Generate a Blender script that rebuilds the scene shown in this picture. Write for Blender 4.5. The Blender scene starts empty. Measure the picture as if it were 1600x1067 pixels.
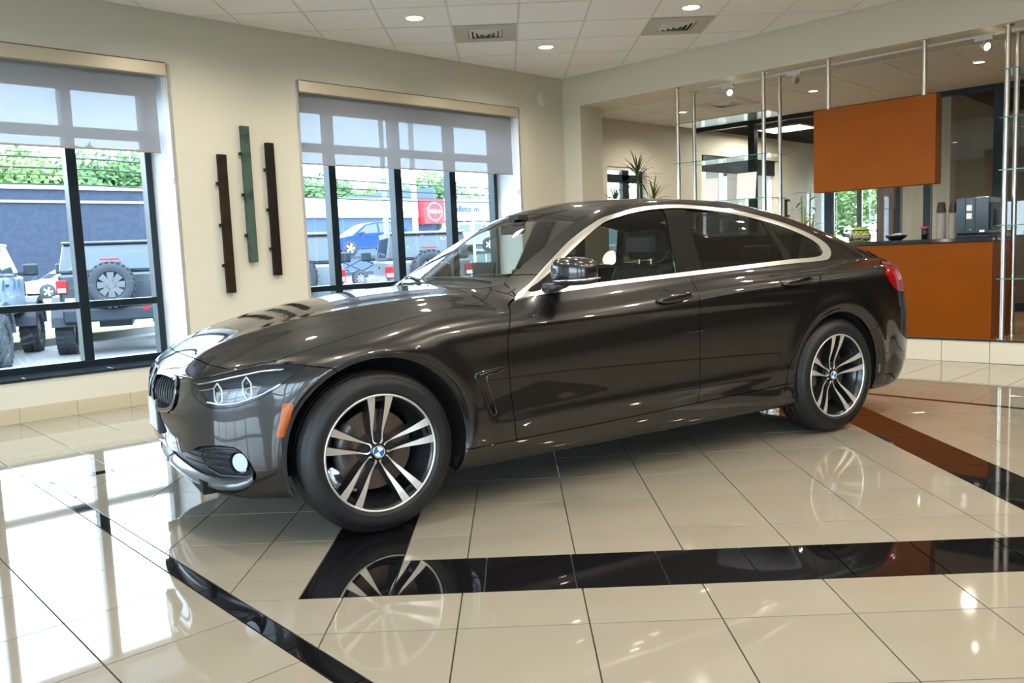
import bpy, bmesh, math, random
import numpy as np
from mathutils import Vector, Matrix
random.seed(7)
PI = math.pi
S = bpy.context.scene
COL = S.collection

# ------------------------------------------------------------------ camera
FPX = 1294.48
cd = bpy.data.cameras.new('camera'); cd.sensor_width = 36.0; cd.lens = FPX * 36.0 / 1600.0
cd.clip_start = .05; cd.clip_end = 400
cam = bpy.data.objects.new('camera', cd); COL.objects.link(cam)
yaw, pit, rol = 0.75031, 0.10629, -0.04025
fv = Vector((math.sin(yaw) * math.cos(pit), math.cos(yaw) * math.cos(pit), -math.sin(pit)))
rv = Vector((math.cos(yaw), -math.sin(yaw), 0)); uv = rv.cross(fv)
r2 = rv * math.cos(rol) + uv * math.sin(rol); u2 = -rv * math.sin(rol) + uv * math.cos(rol)
cam.matrix_world = Matrix(((r2.x, u2.x, -fv.x, -.6512), (r2.y, u2.y, -fv.y, -2.4272), (r2.z, u2.z, -fv.z, 1.1035), (0, 0, 0, 1)))
S.camera = cam

# ------------------------------------------------------------------ world, sun, exposure
S.view_settings.view_transform = 'Standard'; S.view_settings.look = 'None'
S.view_settings.exposure = 1.12; S.view_settings.gamma = 1.0; S.view_settings.use_curve_mapping = False
cy = S.cycles
cy.use_denoising = True; cy.max_bounces = 8; cy.diffuse_bounces = 4; cy.glossy_bounces = 5
cy.transparent_max_bounces = 16; cy.transmission_bounces = 6; cy.sample_clamp_indirect = 6.0
cy.caustics_reflective = False; cy.caustics_refractive = False; cy.blur_glossy = 0.15
w = bpy.data.worlds.new('sky'); S.world = w; w.use_nodes = True
nt = w.node_tree; N = nt.nodes; LK = nt.links
bg = N['Background']
tc = N.new('ShaderNodeTexCoord'); mp = N.new('ShaderNodeMapping'); mp.inputs['Scale'].default_value = (1.2, 1.2, 3.5)
nz = N.new('ShaderNodeTexNoise'); nz.inputs['Scale'].default_value = 2.2; nz.inputs['Detail'].default_value = 6
cr = N.new('ShaderNodeValToRGB'); cr.color_ramp.elements[0].position = .38; cr.color_ramp.elements[0].color = (.58, .76, 1, 1)
cr.color_ramp.elements[1].position = .62; cr.color_ramp.elements[1].color = (.78, .88, 1, 1)
LK.new(tc.outputs['Generated'], mp.inputs['Vector']); LK.new(mp.outputs['Vector'], nz.inputs['Vector'])
LK.new(nz.outputs['Fac'], cr.inputs['Fac']); LK.new(cr.outputs['Color'], bg.inputs['Color'])
bg.inputs['Strength'].default_value = 6.2
MAIN_E = 38      # watts of each recessed lamp

# ------------------------------------------------------------------ helpers
def tag(o, label=None, cat=None, group=None, kind=None):
    if label: o['label'] = label
    if cat: o['category'] = cat
    if group: o['group'] = group
    if kind: o['kind'] = kind
    return o
def empty(name, loc=(0, 0, 0), rz=0, parent=None):
    o = bpy.data.objects.new(name, None); COL.objects.link(o); o.empty_display_size = .2
    o.location = loc; o.rotation_euler = (0, 0, rz)
    if parent: o.parent = parent
    return o
def thing(name, label, cat, loc=(0, 0, 0), rz=0, group=None):
    return tag(empty(name, loc, rz), label, cat, group)
def copy_tree(o, parent=None):
    c = o.copy(); COL.objects.link(c); c.parent = parent
    for ch in list(o.children): copy_tree(ch, c)
    return c
MATS = {}
def mat(name, col=(.5, .5, .5), rough=.5, metal=0, coat=0, emit=None, es=1, bump=None, var=None, spec=None, trans=0, ior=1.45, coat_rough=.03):
    m = bpy.data.materials.new(name); m.use_nodes = True; n = m.node_tree.nodes; l = m.node_tree.links
    b = n['Principled BSDF']; b.inputs['Base Color'].default_value = (*col, 1); b.inputs['Roughness'].default_value = rough
    b.inputs['Metallic'].default_value = metal; b.inputs['Coat Weight'].default_value = coat; b.inputs['Coat Roughness'].default_value = coat_rough
    b.inputs['Transmission Weight'].default_value = trans; b.inputs['IOR'].default_value = ior
    if spec is not None: b.inputs['Specular IOR Level'].default_value = spec
    if emit: b.inputs['Emission Color'].default_value = (*emit, 1); b.inputs['Emission Strength'].default_value = es
    if bump or var:
        t = n.new('ShaderNodeTexCoord')
    if bump:
        sc_, st_ = bump
        z = n.new('ShaderNodeTexNoise'); z.inputs['Scale'].default_value = sc_; z.inputs['Detail'].default_value = 4
        u = n.new('ShaderNodeBump'); u.inputs['Strength'].default_value = st_; u.inputs['Distance'].default_value = .01
        l.new(t.outputs['Object'], z.inputs['Vector']); l.new(z.outputs['Fac'], u.inputs['Height']); l.new(u.outputs['Normal'], b.inputs['Normal'])
    if var:
        sc_, c2, lo, hi = var
        z = n.new('ShaderNodeTexNoise'); z.inputs['Scale'].default_value = sc_; z.inputs['Detail'].default_value = 5
        r = n.new('ShaderNodeValToRGB'); r.color_ramp.elements[0].position = lo; r.color_ramp.elements[1].position = hi
        r.color_ramp.elements[0].color = (*col, 1); r.color_ramp.elements[1].color = (*c2, 1)
        l.new(t.outputs['Object'], z.inputs['Vector']); l.new(z.outputs['Fac'], r.inputs['Fac']); l.new(r.outputs['Color'], b.inputs['Base Color'])
    MATS[name] = m; return m
def glass_mat(name, tint, opacity, refl=1.0, rough=0.0, body=(0, 0, 0)):
    # thin sheet: tinted see-through + fresnel mirror
    m = bpy.data.materials.new(name); m.use_nodes = True; n = m.node_tree.nodes; l = m.node_tree.links
    n.remove(n['Principled BSDF']); out = n['Material Output']
    tr = n.new('ShaderNodeBsdfTransparent'); tr.inputs['Color'].default_value = (*tint, 1)
    df = n.new('ShaderNodeBsdfDiffuse'); df.inputs['Color'].default_value = (*body, 1)
    gl = n.new('ShaderNodeBsdfGlossy'); gl.inputs['Roughness'].default_value = rough; gl.inputs['Color'].default_value = (refl, refl, refl, 1)
    fr = n.new('ShaderNodeFresnel'); fr.inputs['IOR'].default_value = 1.5
    ge = n.new('ShaderNodeNewGeometry'); sw = n.new('ShaderNodeMapRange')
    sw.inputs['From Min'].default_value = 0; sw.inputs['From Max'].default_value = 1; sw.inputs['To Min'].default_value = 1.5; sw.inputs['To Max'].default_value = .6667
    l.new(ge.outputs['Backfacing'], sw.inputs['Value']); l.new(sw.outputs['Result'], fr.inputs['IOR'])
    m1 = n.new('ShaderNodeMixShader'); m1.inputs['Fac'].default_value = opacity
    l.new(tr.outputs[0], m1.inputs[1]); l.new(df.outputs[0], m1.inputs[2])
    m2 = n.new('ShaderNodeMixShader'); l.new(fr.outputs[0], m2.inputs['Fac']); l.new(m1.outputs[0], m2.inputs[1]); l.new(gl.outputs[0], m2.inputs[2])
    l.new(m2.outputs[0], out.inputs['Surface']); MATS[name] = m; return m

class MB:
    """collects shapes and links them as one mesh object"""
    def __init__(s, frame=None): s.v = []; s.f = []; s.sm = []; s.F = frame
    def add(s, vs, fs, smooth=False):
        b = len(s.v)
        if s.F: vs = [s.F(*p) for p in vs]
        s.v += [tuple(p) for p in vs]; s.f += [tuple(i + b for i in f) for f in fs]; s.sm += [smooth] * len(fs); return s
    def box(s, x0, x1, y0, y1, z0, z1, taper=0):
        t = taper
        return s.add([(x0, y0, z0), (x1, y0, z0), (x1, y1, z0), (x0, y1, z0), (x0 + t, y0 + t, z1), (x1 - t, y0 + t, z1), (x1 - t, y1 - t, z1), (x0 + t, y1 - t, z1)],
                     [(0, 3, 2, 1), (4, 5, 6, 7), (0, 1, 5, 4), (1, 2, 6, 5), (2, 3, 7, 6), (3, 0, 4, 7)])
    def prism(s, poly, z0, z1, ax='z', smooth=False):
        n = len(poly)
        def P(a, b, c): return (a, b, c) if ax == 'z' else ((a, c, b) if ax == 'y' else (c, a, b))
        vs = [P(a, b, z0) for a, b in poly] + [P(a, b, z1) for a, b in poly]
        return s.add(vs, [tuple(range(n))[::-1], tuple(range(n, 2 * n))] + [(i, (i + 1) % n, n + (i + 1) % n, n + i) for i in range(n)], smooth)
    def cyl(s, p0, p1, r0, r1=None, n=16, caps=True, smooth=True):
        r1 = r0 if r1 is None else r1
        a = Vector(p0); b = Vector(p1); d = (b - a).normalized()
        q = Vector((0, 0, 1)) if abs(d.z) < .9 else Vector((1, 0, 0))
        u = d.cross(q).normalized(); w_ = d.cross(u)
        vs = [];
        for c, r in ((a, r0), (b, r1)):
            for i in range(n):
                t = 2 * PI * i / n; vs.append(c + (u * math.cos(t) + w_ * math.sin(t)) * r)
        s.add(vs, [(i, n + i, n + (i + 1) % n, (i + 1) % n) for i in range(n)], smooth)
        if caps: s.add(vs[:n], [tuple(range(n))]); s.add(vs[n:], [tuple(range(n))[::-1]])
        return s
    def lathe(s, prof, c=(0, 0, 0), ax='z', n=32, smooth=True, a0=0, a1=2 * PI):
        """prof: list of (radius, height)"""
        full = abs(a1 - a0 - 2 * PI) < 1e-6; m = n if full else n + 1
        vs = []
        for r, h in prof:
            for i in range(m):
                t = a0 + (a1 - a0) * i / n; x = r * math.cos(t); y = r * math.sin(t)
                p = (x, y, h) if ax == 'z' else ((x, h, y) if ax == 'y' else (h, x, y))
                vs.append((p[0] + c[0], p[1] + c[1], p[2] + c[2]))
        fs = []
        for k in range(len(prof) - 1):
            for i in range(n):
                j = (i + 1) % m if full else i + 1
                fs.append((k * m + i, k * m + j, (k + 1) * m + j, (k + 1) * m + i))
        if ax == 'y': fs = [f[::-1] for f in fs]
        return s.add(vs, fs, smooth)
    def tube(s, pts, r, n=8, smooth=True, closed=False):
        P = [Vector(p) for p in pts]; m = len(P); R_ = r if isinstance(r, (list, tuple)) else [r] * m
        vs = []; u = None
        for i, p in enumerate(P):
            if closed: d = P[(i + 1) % m] - P[i - 1]
            else: d = P[min(i + 1, m - 1)] - P[max(i - 1, 0)]
            d.normalize()
            if u is None:
                q = Vector((0, 0, 1)) if abs(d.z) < .9 else Vector((1, 0, 0)); u = d.cross(q).normalized()
            else: u = (u - d * u.dot(d)).normalized()
            w_ = d.cross(u)
            for k in range(n):
                t = 2 * PI * k / n; vs.append(p + (u * math.cos(t) + w_ * math.sin(t)) * R_[i])
        fs = []
        for i in range(m if closed else m - 1):
            j = (i + 1) % m
            for k in range(n): fs.append((i * n + k, j * n + k, j * n + (k + 1) % n, i * n + (k + 1) % n))
        if not closed: fs += [tuple(range(n)), tuple(range((m - 1) * n, m * n))[::-1]]
        return s.add(vs, fs, smooth)
    def sphere(s, c, r, n=16, sz=1):
        prof = [(max(1e-4, r * math.sin(PI * k / (n // 2))), -r * sz * math.cos(PI * k / (n // 2))) for k in range(n // 2 + 1)]
        return s.lathe(prof, c, 'z', n)
    def mesh(s, name, m=None):
        me = bpy.data.meshes.new(name); me.from_pydata(s.v, [], s.f); me.polygons.foreach_set('use_smooth', s.sm)
        me.update()
        if m: me.materials.append(m)
        return me
    def build(s, name, m, parent=None, loc=None, bev=0, fixn=True):
        me = s.mesh(name, m)
        if fixn:
            b = bmesh.new(); b.from_mesh(me); bmesh.ops.recalc_face_normals(b, faces=b.faces); b.to_mesh(me); b.free()
        o = bpy.data.objects.new(name, me); COL.objects.link(o)
        if parent: o.parent = parent
        if loc: o.location = loc
        if bev:
            md = o.modifiers.new('bevel', 'BEVEL'); md.width = bev; md.segments = 2; md.limit_method = 'ANGLE'; md.angle_limit = .7
        return o
def inst(name, me, parent=None, loc=(0, 0, 0), rz=0):
    o = bpy.data.objects.new(name, me); COL.objects.link(o); o.location = loc; o.rotation_euler = (0, 0, rz)
    if parent: o.parent = parent
    return o

# wall frames (local s along the wall, o outward, z up)
O1 = Vector((.66, 4.47, 0)); E1 = (Vector((6.85, 4.555, 0)) - O1).normalized(); N1 = Vector((-E1.y, E1.x, 0))
K2 = Vector((6.85, 4.555, 0)); E2 = (Vector((7.115, 0, 0)) - K2).normalized(); N2 = Vector((-E2.y, E2.x, 0))
def WL(s, o, z): return O1 + E1 * s + N1 * o + Vector((0, 0, z))
def BK(t, o, z): return K2 + E2 * t + N2 * o + Vector((0, 0, z))
CEIL = 3.15; SOF = 2.805; PLAT = .2

# ------------------------------------------------------------------ materials
wallm = mat('wall_paint', (.60, .57, .465), .55, bump=(160, .05))
wallb = mat('wall_paint_beam', (.66, .605, .48), .55, bump=(160, .05))
revealm = mat('reveal_white_paint', (.80, .80, .82), .5)
tilem = mat('cream_porcelain', (.285, .255, .20), .045, coat=.35, var=(2.2, (.31, .28, .222), .35, .7), coat_rough=.01)
blackt = mat('black_porcelain', (.006, .006, .007), .035, coat=.35, coat_rough=.01)
grout = mat('grout', (.10, .095, .085), .8)
baset = mat('base_tile', (.50, .43, .30), .25)
ctile = mat('ceiling_tile', (.90, .90, .88), .9, bump=(400, .2))
cgrid = mat('ceiling_grid', (.72, .71, .66), .6)
blackm = mat('black_frame_metal', (.012, .022, .03), .28, metal=.3)
granite = mat('dark_granite', (.018, .024, .032), .08, var=(60, (.05, .06, .075), .5, .75))
steel = mat('brushed_steel', (.62, .58, .52), .28, metal=1)
orange = mat('orange_laminate', (.20, .050, .0004), .42, spec=.15, var=(3, (.187, .046, .0003), .4, .6))
cassette = mat('blind_cassette', (.52, .46, .34), .35, metal=.25)
whitep = mat('white_plastic', (.75, .75, .72), .4)
glass = glass_mat('window_glass', (.93, .97, .96), 0.0)
lampm = mat('lamp_glow', (1, .9, .7), .5, emit=(1, .86, .62), es=9)
tree_m = None
# ================================================================== SETTING
def clip_poly(poly, a, b, c):      # keep a*x+b*y<=c
    out = []
    for i in range(len(poly)):
        p, q = poly[i], poly[(i + 1) % len(poly)]
        dp = a * p[0] + b * p[1] - c; dq = a * q[0] + b * q[1] - c
        if dp <= 0: out.append(p)
        if (dp < 0 < dq) or (dq < 0 < dp):
            t = dp / (dp - dq); out.append((p[0] + (q[0] - p[0]) * t, p[1] + (q[1] - p[1]) * t))
    return out
def clip_rect(poly, x0, x1, y0, y1):
    for a, b, c in ((-1, 0, -x0), (1, 0, x1), (0, -1, -y0), (0, 1, y1)):
        if poly: poly = clip_poly(poly, a, b, c)
    return poly
def area(p): return abs(sum(p[i][0] * p[(i + 1) % len(p)][1] - p[(i + 1) % len(p)][0] * p[i][1] for i in range(len(p)))) / 2
def inset(poly, d):                # convex, ccw
    if sum(poly[i][0] * poly[(i + 1) % len(poly)][1] - poly[(i + 1) % len(poly)][0] * poly[i][1] for i in range(len(poly))) < 0: poly = poly[::-1]
    out = poly
    for i in range(len(poly)):
        p, q = poly[i], poly[(i + 1) % len(poly)]
        ex, ey = q[0] - p[0], q[1] - p[1]; L = math.hypot(ex, ey)
        if L < 1e-6: continue
        nx, ny = ey / L, -ex / L
        out = clip_poly(out, nx, ny, nx * p[0] + ny * p[1] - d)
        if not out: return out
    return out
AO = (.815, -.5659); AA = -.7541; AC, AS = math.cos(AA), math.sin(AA)
def A2W(a, b): return (AO[0] + a * AC - b * AS, AO[1] + a * AS + b * AC)
def W2A(x, y): x -= AO[0]; y -= AO[1]; return (x * AC + y * AS, -x * AS + y * AC)
T = .39449
FX0, FX1, FY0, FY1 = .465, 5.165, -2.36, 2.34       # the framed square, laid at 45 degrees
cream = []; black = []
def put(poly, lst):
    if poly and area(poly) > .0006:
        q = inset(poly, .0022)
        if q and area(q) > .0005: lst.append(q)
frameA = lambda poly: clip_rect(poly, FX0, FX1, FY0, FY1)
hl = [-T * k for k in range(12, 0, -1)] + [0.0] + [.8212 + T * k for k in range(-1, 12)]   # row lines
vl = [T * k for k in range(-12, 14)]
RO = (-.54, 2.487, .262, 3.29); RI = (-.237, 2.215, .572, 2.985)
for i in range(len(vl) - 1):
    for j in range(len(hl) - 1):
        sq = [(vl[i], hl[j]), (vl[i + 1], hl[j]), (vl[i + 1], hl[j + 1]), (vl[i], hl[j + 1])]
        for (x0, x1, y0, y1) in ((-9, 9, -9, RO[2]), (-9, 9, RO[3], 9), (-9, RO[0], RO[2], RO[3]), (RO[1], 9, RO[2], RO[3]), (RI[0], RI[1], RI[2], RI[3])):
            q = clip_rect(sq, x0, x1, y0, y1)
            if q and area(q) > 1e-5: put(frameA([A2W(*p) for p in q]), cream)
# black border inside the square, one-foot tiles
def bl(x0, x1, y0, y1): put(frameA([A2W(*p) for p in [(x0, y0), (x1, y0), (x1, y1), (x0, y1)]]), black)
xs = [RO[0]] + [-.237 + .3075 * k for k in range(8)] + [RI[1], RO[1]]
for a, b in zip(xs, xs[1:]):
    if b - a > .01: bl(a, b, RO[2], RI[2]); bl(a, b, RI[3], RO[3])
ys = [RI[2], .878, 1.18, 1.49, 1.795, 2.1, 2.41, 2.72, RI[3]]
for a, b in zip(ys, ys[1:]): bl(RO[0], RI[0], a, b)
ys = [RI[2], .93, 1.236, 1.543, 1.85, 2.155, 2.46, 2.77, RI[3]]
for a, b in zip(ys, ys[1:]): bl(RI[1], RO[1], a, b)
# thin black frame of the square
def blw(x0, x1, y0, y1): put([(x0, y0), (x1, y0), (x1, y1), (x0, y1)], black)
SX0, SX1, SY0, SY1 = .395, 5.225, -2.43, 2.42
k = -8
while .305 * k < SY1:
    blw(SX0, FX0, max(SY0, .305 * k), min(SY1, .305 * (k + 1))); blw(FX1, SX1, max(SY0, .305 * k), min(SY1, .305 * (k + 1))); k += 1
for k in range(16):
    a = FX0 + .305 * k; blw(a, min(a + .305, FX1), FY1, SY1); blw(a, min(a + .305, FX1), SY0, FY0)
# plain square-laid field around it
X0F, X1F, Y0F, Y1F = -2.4, 7.105, -2.43, 4.56
def field(x0, x1, y0, y1, ox, oy):
    i0, i1 = math.floor((x0 - ox) / T), math.ceil((x1 - ox) / T); j0, j1 = math.floor((y0 - oy) / T), math.ceil((y1 - oy) / T)
    for i in range(i0, i1):
        for j in range(j0, j1):
            sq = clip_rect([(ox + i * T, oy + j * T), (ox + (i + 1) * T, oy + j * T), (ox + (i + 1) * T, oy + (j + 1) * T), (ox + i * T, oy + (j + 1) * T)], x0, x1, y0, y1)
            if sq and area(sq) > 1e-4: put(sq, cream)
field(X0F, SX0, Y0F, Y1F, .395, 0); field(SX0, SX1, SY1, Y1F, .395, 0); field(SX1, X1F, Y0F, Y1F, 5.225, -.13)

flm = mat('cream_floor_beyond', (.285, .255, .20), .05, coat=.35, coat_rough=.01)
nt_ = flm.node_tree; tcn = nt_.nodes.new('ShaderNodeTexCoord'); br = nt_.nodes.new('ShaderNodeTexBrick')
br.offset = 0; br.inputs['Scale'].default_value = 1 / T; br.inputs['Brick Width'].default_value = 1; br.inputs['Row Height'].default_value = 1; br.inputs['Mortar Size'].default_value = .006
br.inputs['Color1'].default_value = br.inputs['Color2'].default_value = (.345, .312, .245, 1); br.inputs['Mortar'].default_value = (.1, .095, .085, 1)
nt_.links.new(tcn.outputs['Object'], br.inputs['Vector']); nt_.links.new(br.outputs['Color'], nt_.nodes['Principled BSDF'].inputs['Base Color'])
floor = MB().box(X0F, X1F, Y0F, Y1F, -.2, -.009).build('floor', grout); tag(floor, kind='structure')
b = MB(); b.box(-4.6, X0F, -7.5, 4.49, -.2, 0); b.box(X0F, 7.1, -7.5, Y0F, -.2, 0); b.build('floor_beyond', flm, floor)
CX, CY = -.65, -2.43
def vis(q):
    cx = sum(p[0] for p in q) / len(q); cy_ = sum(p[1] for p in q) / len(q)
    dx, dy = cx - CX, cy_ - CY; ang = abs(math.atan2(dx, dy) - yaw)
    return math.hypot(dx, dy) + (0 if ang < .62 else 20)
def lay(lst, name, m, limit=300):
    lst.sort(key=vis); rest = MB()
    for k, q in enumerate(lst):
        cx = sum(p[0] for p in q) / len(q); cy_ = sum(p[1] for p in q) / len(q); z = random.uniform(-.0003, 0)
        P = [(p[0] - cx, p[1] - cy_) for p in q]; Q = inset(P, .0006)
        mb = MB() if k < limit else rest
        if k >= limit: P = q; Q = inset(q, .0006)
        n = len(P)
        if not Q or len(Q) != n: mb.prism(P, -.009, z)
        else:
            if sum(P[i][0] * P[(i + 1) % n][1] - P[(i + 1) % n][0] * P[i][1] for i in range(n)) < 0: P = P[::-1]
            j0 = min(range(n), key=lambda j: (Q[j][0] - P[0][0]) ** 2 + (Q[j][1] - P[0][1]) ** 2); Q = Q[j0:] + Q[:j0]
            vs = [(a, b_, -.009) for a, b_ in P] + [(a, b_, z - .0005) for a, b_ in P] + [(a, b_, z) for a, b_ in Q]
            fs = [tuple(range(2 * n, 3 * n))]
            for i in range(n):
                j = (i + 1) % n; fs += [(i, j, n + j, n + i), (n + i, n + j, 2 * n + j, 2 * n + i)]
            mb.add(vs, fs)
        if k < limit: mb.build(name, m, floor, (cx, cy_, 0), fixn=False)
    if rest.v: tag(rest.build(name + '_field', m, floor, fixn=False), kind='stuff')
lay(cream, 'floor_tile', tilem); lay(black, 'black_floor_tile', blackt)

# ---------------------------------------------------------------- left wall with two window openings
S1a, S1b = -1.05, 1.423; S2a, S2b = 2.615, 5.42; SILL = .305; SILL2 = .305; HEAD = 2.745; TH = .42
wl = MB(WL)
L0, L1 = -5.6, 6.19
for a, b_ in ((L0, S1a), (S1b, S2a), (S2b, L1)): wl.box(a, b_, 0, TH, 0, CEIL + .3)
for a, b_ in ((S1a, S1b), (S2a, S2b)): wl.box(a, b_, 0, TH, HEAD, CEIL + .3); wl.box(a, b_, 0, TH, 0, SILL)
wall_left = tag(wl.build('wall_left', wallm), kind='structure')
def baseboard(name, F, s0, s1, joints, h=.115):
    o = None; root = empty(name); tag(root, kind='structure')
    js = [s0] + [j for j in joints if s0 < j < s1] + [s1]
    for a, b_ in zip(js, js[1:]):
        MB(F).box(a + .001, b_ - .001, -.012, 0, 0, h).build('base_tile', baset, root, bev=.0015)
    return root
baseboard('baseboard_left', WL, -5.2, 6.19, [.13 + .3945 * k for k in range(-9, 17)])

def window(n, sa, sb, mull, trans, fs0, fs1, off=.30):
    root = empty('window_%d' % n); tag(root, kind='structure')
    # splayed white reveals
    MB().add([WL(sb, -.0, SILL), WL(sb, -.0, HEAD), WL(fs1, off + .06, HEAD), WL(fs1, off + .06, SILL), WL(sb + .03, .0, SILL), WL(sb + .03, 0, HEAD), WL(sb + .03, off + .06, HEAD), WL(sb + .03, off + .06, SILL)],
             [(0, 1, 2, 3), (4, 7, 6, 5), (0, 4, 5, 1), (1, 5, 6, 2), (2, 6, 7, 3), (3, 7, 4, 0)]).build('reveal', revealm, root)
    MB().add([WL(sa, -.0, SILL), WL(sa, -.0, HEAD), WL(fs0, off + .06, HEAD), WL(fs0, off + .06, SILL), WL(sa - .03, .0, SILL), WL(sa - .03, 0, HEAD), WL(sa - .03, off + .06, HEAD), WL(sa - .03, off + .06, SILL)],
             [(0, 3, 2, 1), (4, 5, 6, 7), (0, 1, 5, 4), (1, 2, 6, 5), (2, 3, 7, 6), (3, 0, 4, 7)]).build('reveal', revealm, root)
    MB(WL).box(fs0, fs1, .02, off + .1, HEAD - .006, HEAD).build('soffit', revealm, root)
    # granite sill, three slabs
    js = [sa] + [sa + (sb - sa) * k / 4 for k in (1, 2, 3)] + [sb]
    for a, b_ in zip(js, js[1:]): MB(WL).box(a + .001, b_ - .001, -.012, off + .05, SILL - .002, SILL + .022).build('sill_slab', granite, root, bev=.003)
    # black aluminium frame
    def bar(a, b_, z0, z1, nm): MB(WL).box(a, b_, off, off + .11, z0, z1).build(nm, blackm, root, bev=.004)
    bar(fs0, fs0 + .05, SILL + .02, HEAD, 'jamb'); bar(fs1 - .05, fs1, SILL + .02, HEAD, 'jamb')
    bar(fs0 + .05, fs1 - .05, HEAD - .21, HEAD, 'head_rail'); bar(fs0 + .05, fs1 - .05, SILL + .02, SILL + .075, 'sill_rail')
    xs = [fs0 + .05] + [v for m_ in mull for v in m_] + [fs1 - .05]
    for a, b_ in mull: bar(a, b_, SILL + .075, HEAD - .21, 'mullion')
    zs = [SILL + .075] + [v for t_ in trans for v in t_] + [HEAD - .21]
    for i in range(0, len(xs), 2):
        for a, b_ in trans: bar(xs[i], xs[i + 1], a, b_, 'transom')
        for k in range(0, len(zs), 2):
            MB(WL).box(xs[i] - .005, xs[i + 1] + .005, off + .05, off + .062, zs[k] - .005, zs[k + 1] + .005).build('pane', glass, root)
    return root
TR = [(.80, .855), (2.16, 2.235)]
window(1, S1a, S1b, [(-.81, -.735), (-.045, .03), (.70, .777)], TR, S1a + .07, 1.36)
window(2, S2a, S2b, [(3.075, 3.155), (3.862, 3.955), (4.615, 4.705)], TR, S2a + .06, 5.335)

# back, far-left and front walls behind the camera, with windows to the lot; the back window is added for daylight
def BW(s, o, z): return Vector((s, -7.5 - o, z))
def LW(s, o, z): return Vector((-4.6 - o, s, z))
def plainwall(name, F, s0, s1, ops, z1=CEIL + .3, m=wallm, th=.3):
    mb = MB(F); c = s0
    for a, b_, z0, zt in ops:
        mb.box(c, a, 0, th, 0, z1); mb.box(a, b_, 0, th, 0, z0); mb.box(a, b_, 0, th, zt, z1); c = b_
    mb.box(c, s1, 0, th, 0, z1)
    return tag(mb.build(name, m), kind='structure')
def simplewindow(n, F, a, b_, z0, z1, nm):
    root = tag(empty('window_%d' % n), kind='structure'); f = MB(F)
    st = (b_ - a) / nm
    for k in range(nm + 1): f.box(a + st * k - .035, a + st * k + .035, .08, .18, z0, z1)
    for z in (z0 + .03, z0 + .55, z1 - .55, z1 - .03): f.box(a, b_, .08, .18, z - .03, z + .03)
    f.build('frame', blackm, root); MB(F).box(a, b_, .12, .13, z0, z1).build('pane', glass, root)
plainwall('wall_far_left', LW, -7.8, 5.2, [(-6.2, -2.9, .12, 2.85), (-1.9, 3.6, .12, 2.85)])
simplewindow(3, LW, -6.2, -2.9, .12, 2.85, 4); simplewindow(4, LW, -1.9, 3.6, .12, 2.85, 5)
darkw = mat('dark_brown_wall', (.045, .022, .012), .5)
plainwall('wall_back', BW, -4.9, 12.9, [(-4.4, -.9, .12, 2.85)], m=darkw)
simplewindow(5, BW, -4.4, -.9, .12, 2.85, 4)  # unseen window, added to let more daylight in from behind
tag(MB().box(12.9, 13.2, -7.8, 0, -.1, 3.3).build('wall_far_right', darkw), kind='structure')

# ---------------------------------------------------------------- beam, column stub and platform on the right
wr = MB(BK)
wr.box(-.3, 12.2, 0, .6, SOF, CEIL + .3)
wall_right = tag(wr.build('wall_right', wallb), kind='structure')
tag(MB(BK).box(-.22, .262, .0, .42, 0, SOF - .001).build('wall_column', wallm), kind='structure')
plat = tag(MB(BK).box(-.3, 12.2, .02, 9.5, -.1, PLAT - .012).build('platform', grout), kind='structure')
js = [4.255 + .3815 * k for k in range(-13, 14)]
rism = mat('riser_tile', (.63, .58, .47), .12)
for a, b_ in zip(js, js[1:]):
    MB(BK).box(a + .002, b_ - .002, .0, .02, .001, PLAT - .012).build('riser_tile', rism, plat, bev=.0015)
darkedge = mat('dark_edge_trim', (.02, .015, .01), .4)
MB(BK).box(-.3, 9, -.006, .02, PLAT - .012, PLAT + .003).build('nosing', darkedge, plat)
woodf = mat('platform_wood', (.30, .18, .07), .2, var=(5, (.22, .12, .045), .4, .6))
MB(BK).box(-.3, 12.2, .02, 9.5, PLAT - .012, PLAT).build('platform_deck', woodf, plat)

# ---------------------------------------------------------------- ceilings
ceil = tag(MB().box(-4.9, 7.2, -7.8, 4.75, CEIL + .004, CEIL + .1).build('ceiling', cgrid), kind='structure')
GA = -.745; GC, GS = math.cos(GA), math.sin(GA); G = .597; GO = (4.72, 3.09)
def G2W(a, b): return (GO[0] + a * GC - b * GS, GO[1] + a * GS + b * GC)
ct = []
for i in range(-22, 16):
    for j in range(-20, 8):
        q = [G2W(*p) for p in ((i * G, j * G), (i * G + G, j * G), (i * G + G, j * G + G), (i * G, j * G + G))]
        q = clip_rect(q, -4.6, 6.97, -7.5, 9)
        for pt, nn in ((WL(0, .0, 0), N1), (BK(0, .0, 0), N2)):
            if q: q = clip_poly(q, nn.x, nn.y, nn.x * pt.x + nn.y * pt.y)
        if q and area(q) > .004 and (i, j) not in ((-1, 0), (2, 0)): ct.append(q)
ct.sort(key=vis); rest = MB()
for k, q in enumerate(ct):
    q = inset(q, .009)
    if not q: continue
    cx = sum(p[0] for p in q) / len(q); cy_ = sum(p[1] for p in q) / len(q)
    if k < 240: MB().prism([(p[0] - cx, p[1] - cy_) for p in q], 0, .003).build('ceiling_tile', ctile, ceil, (cx, cy_, CEIL), fixn=True)
    else: rest.prism(q, CEIL, CEIL + .003)
tag(rest.build('ceiling_tile_field', ctile, ceil), kind='stuff')

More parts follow.
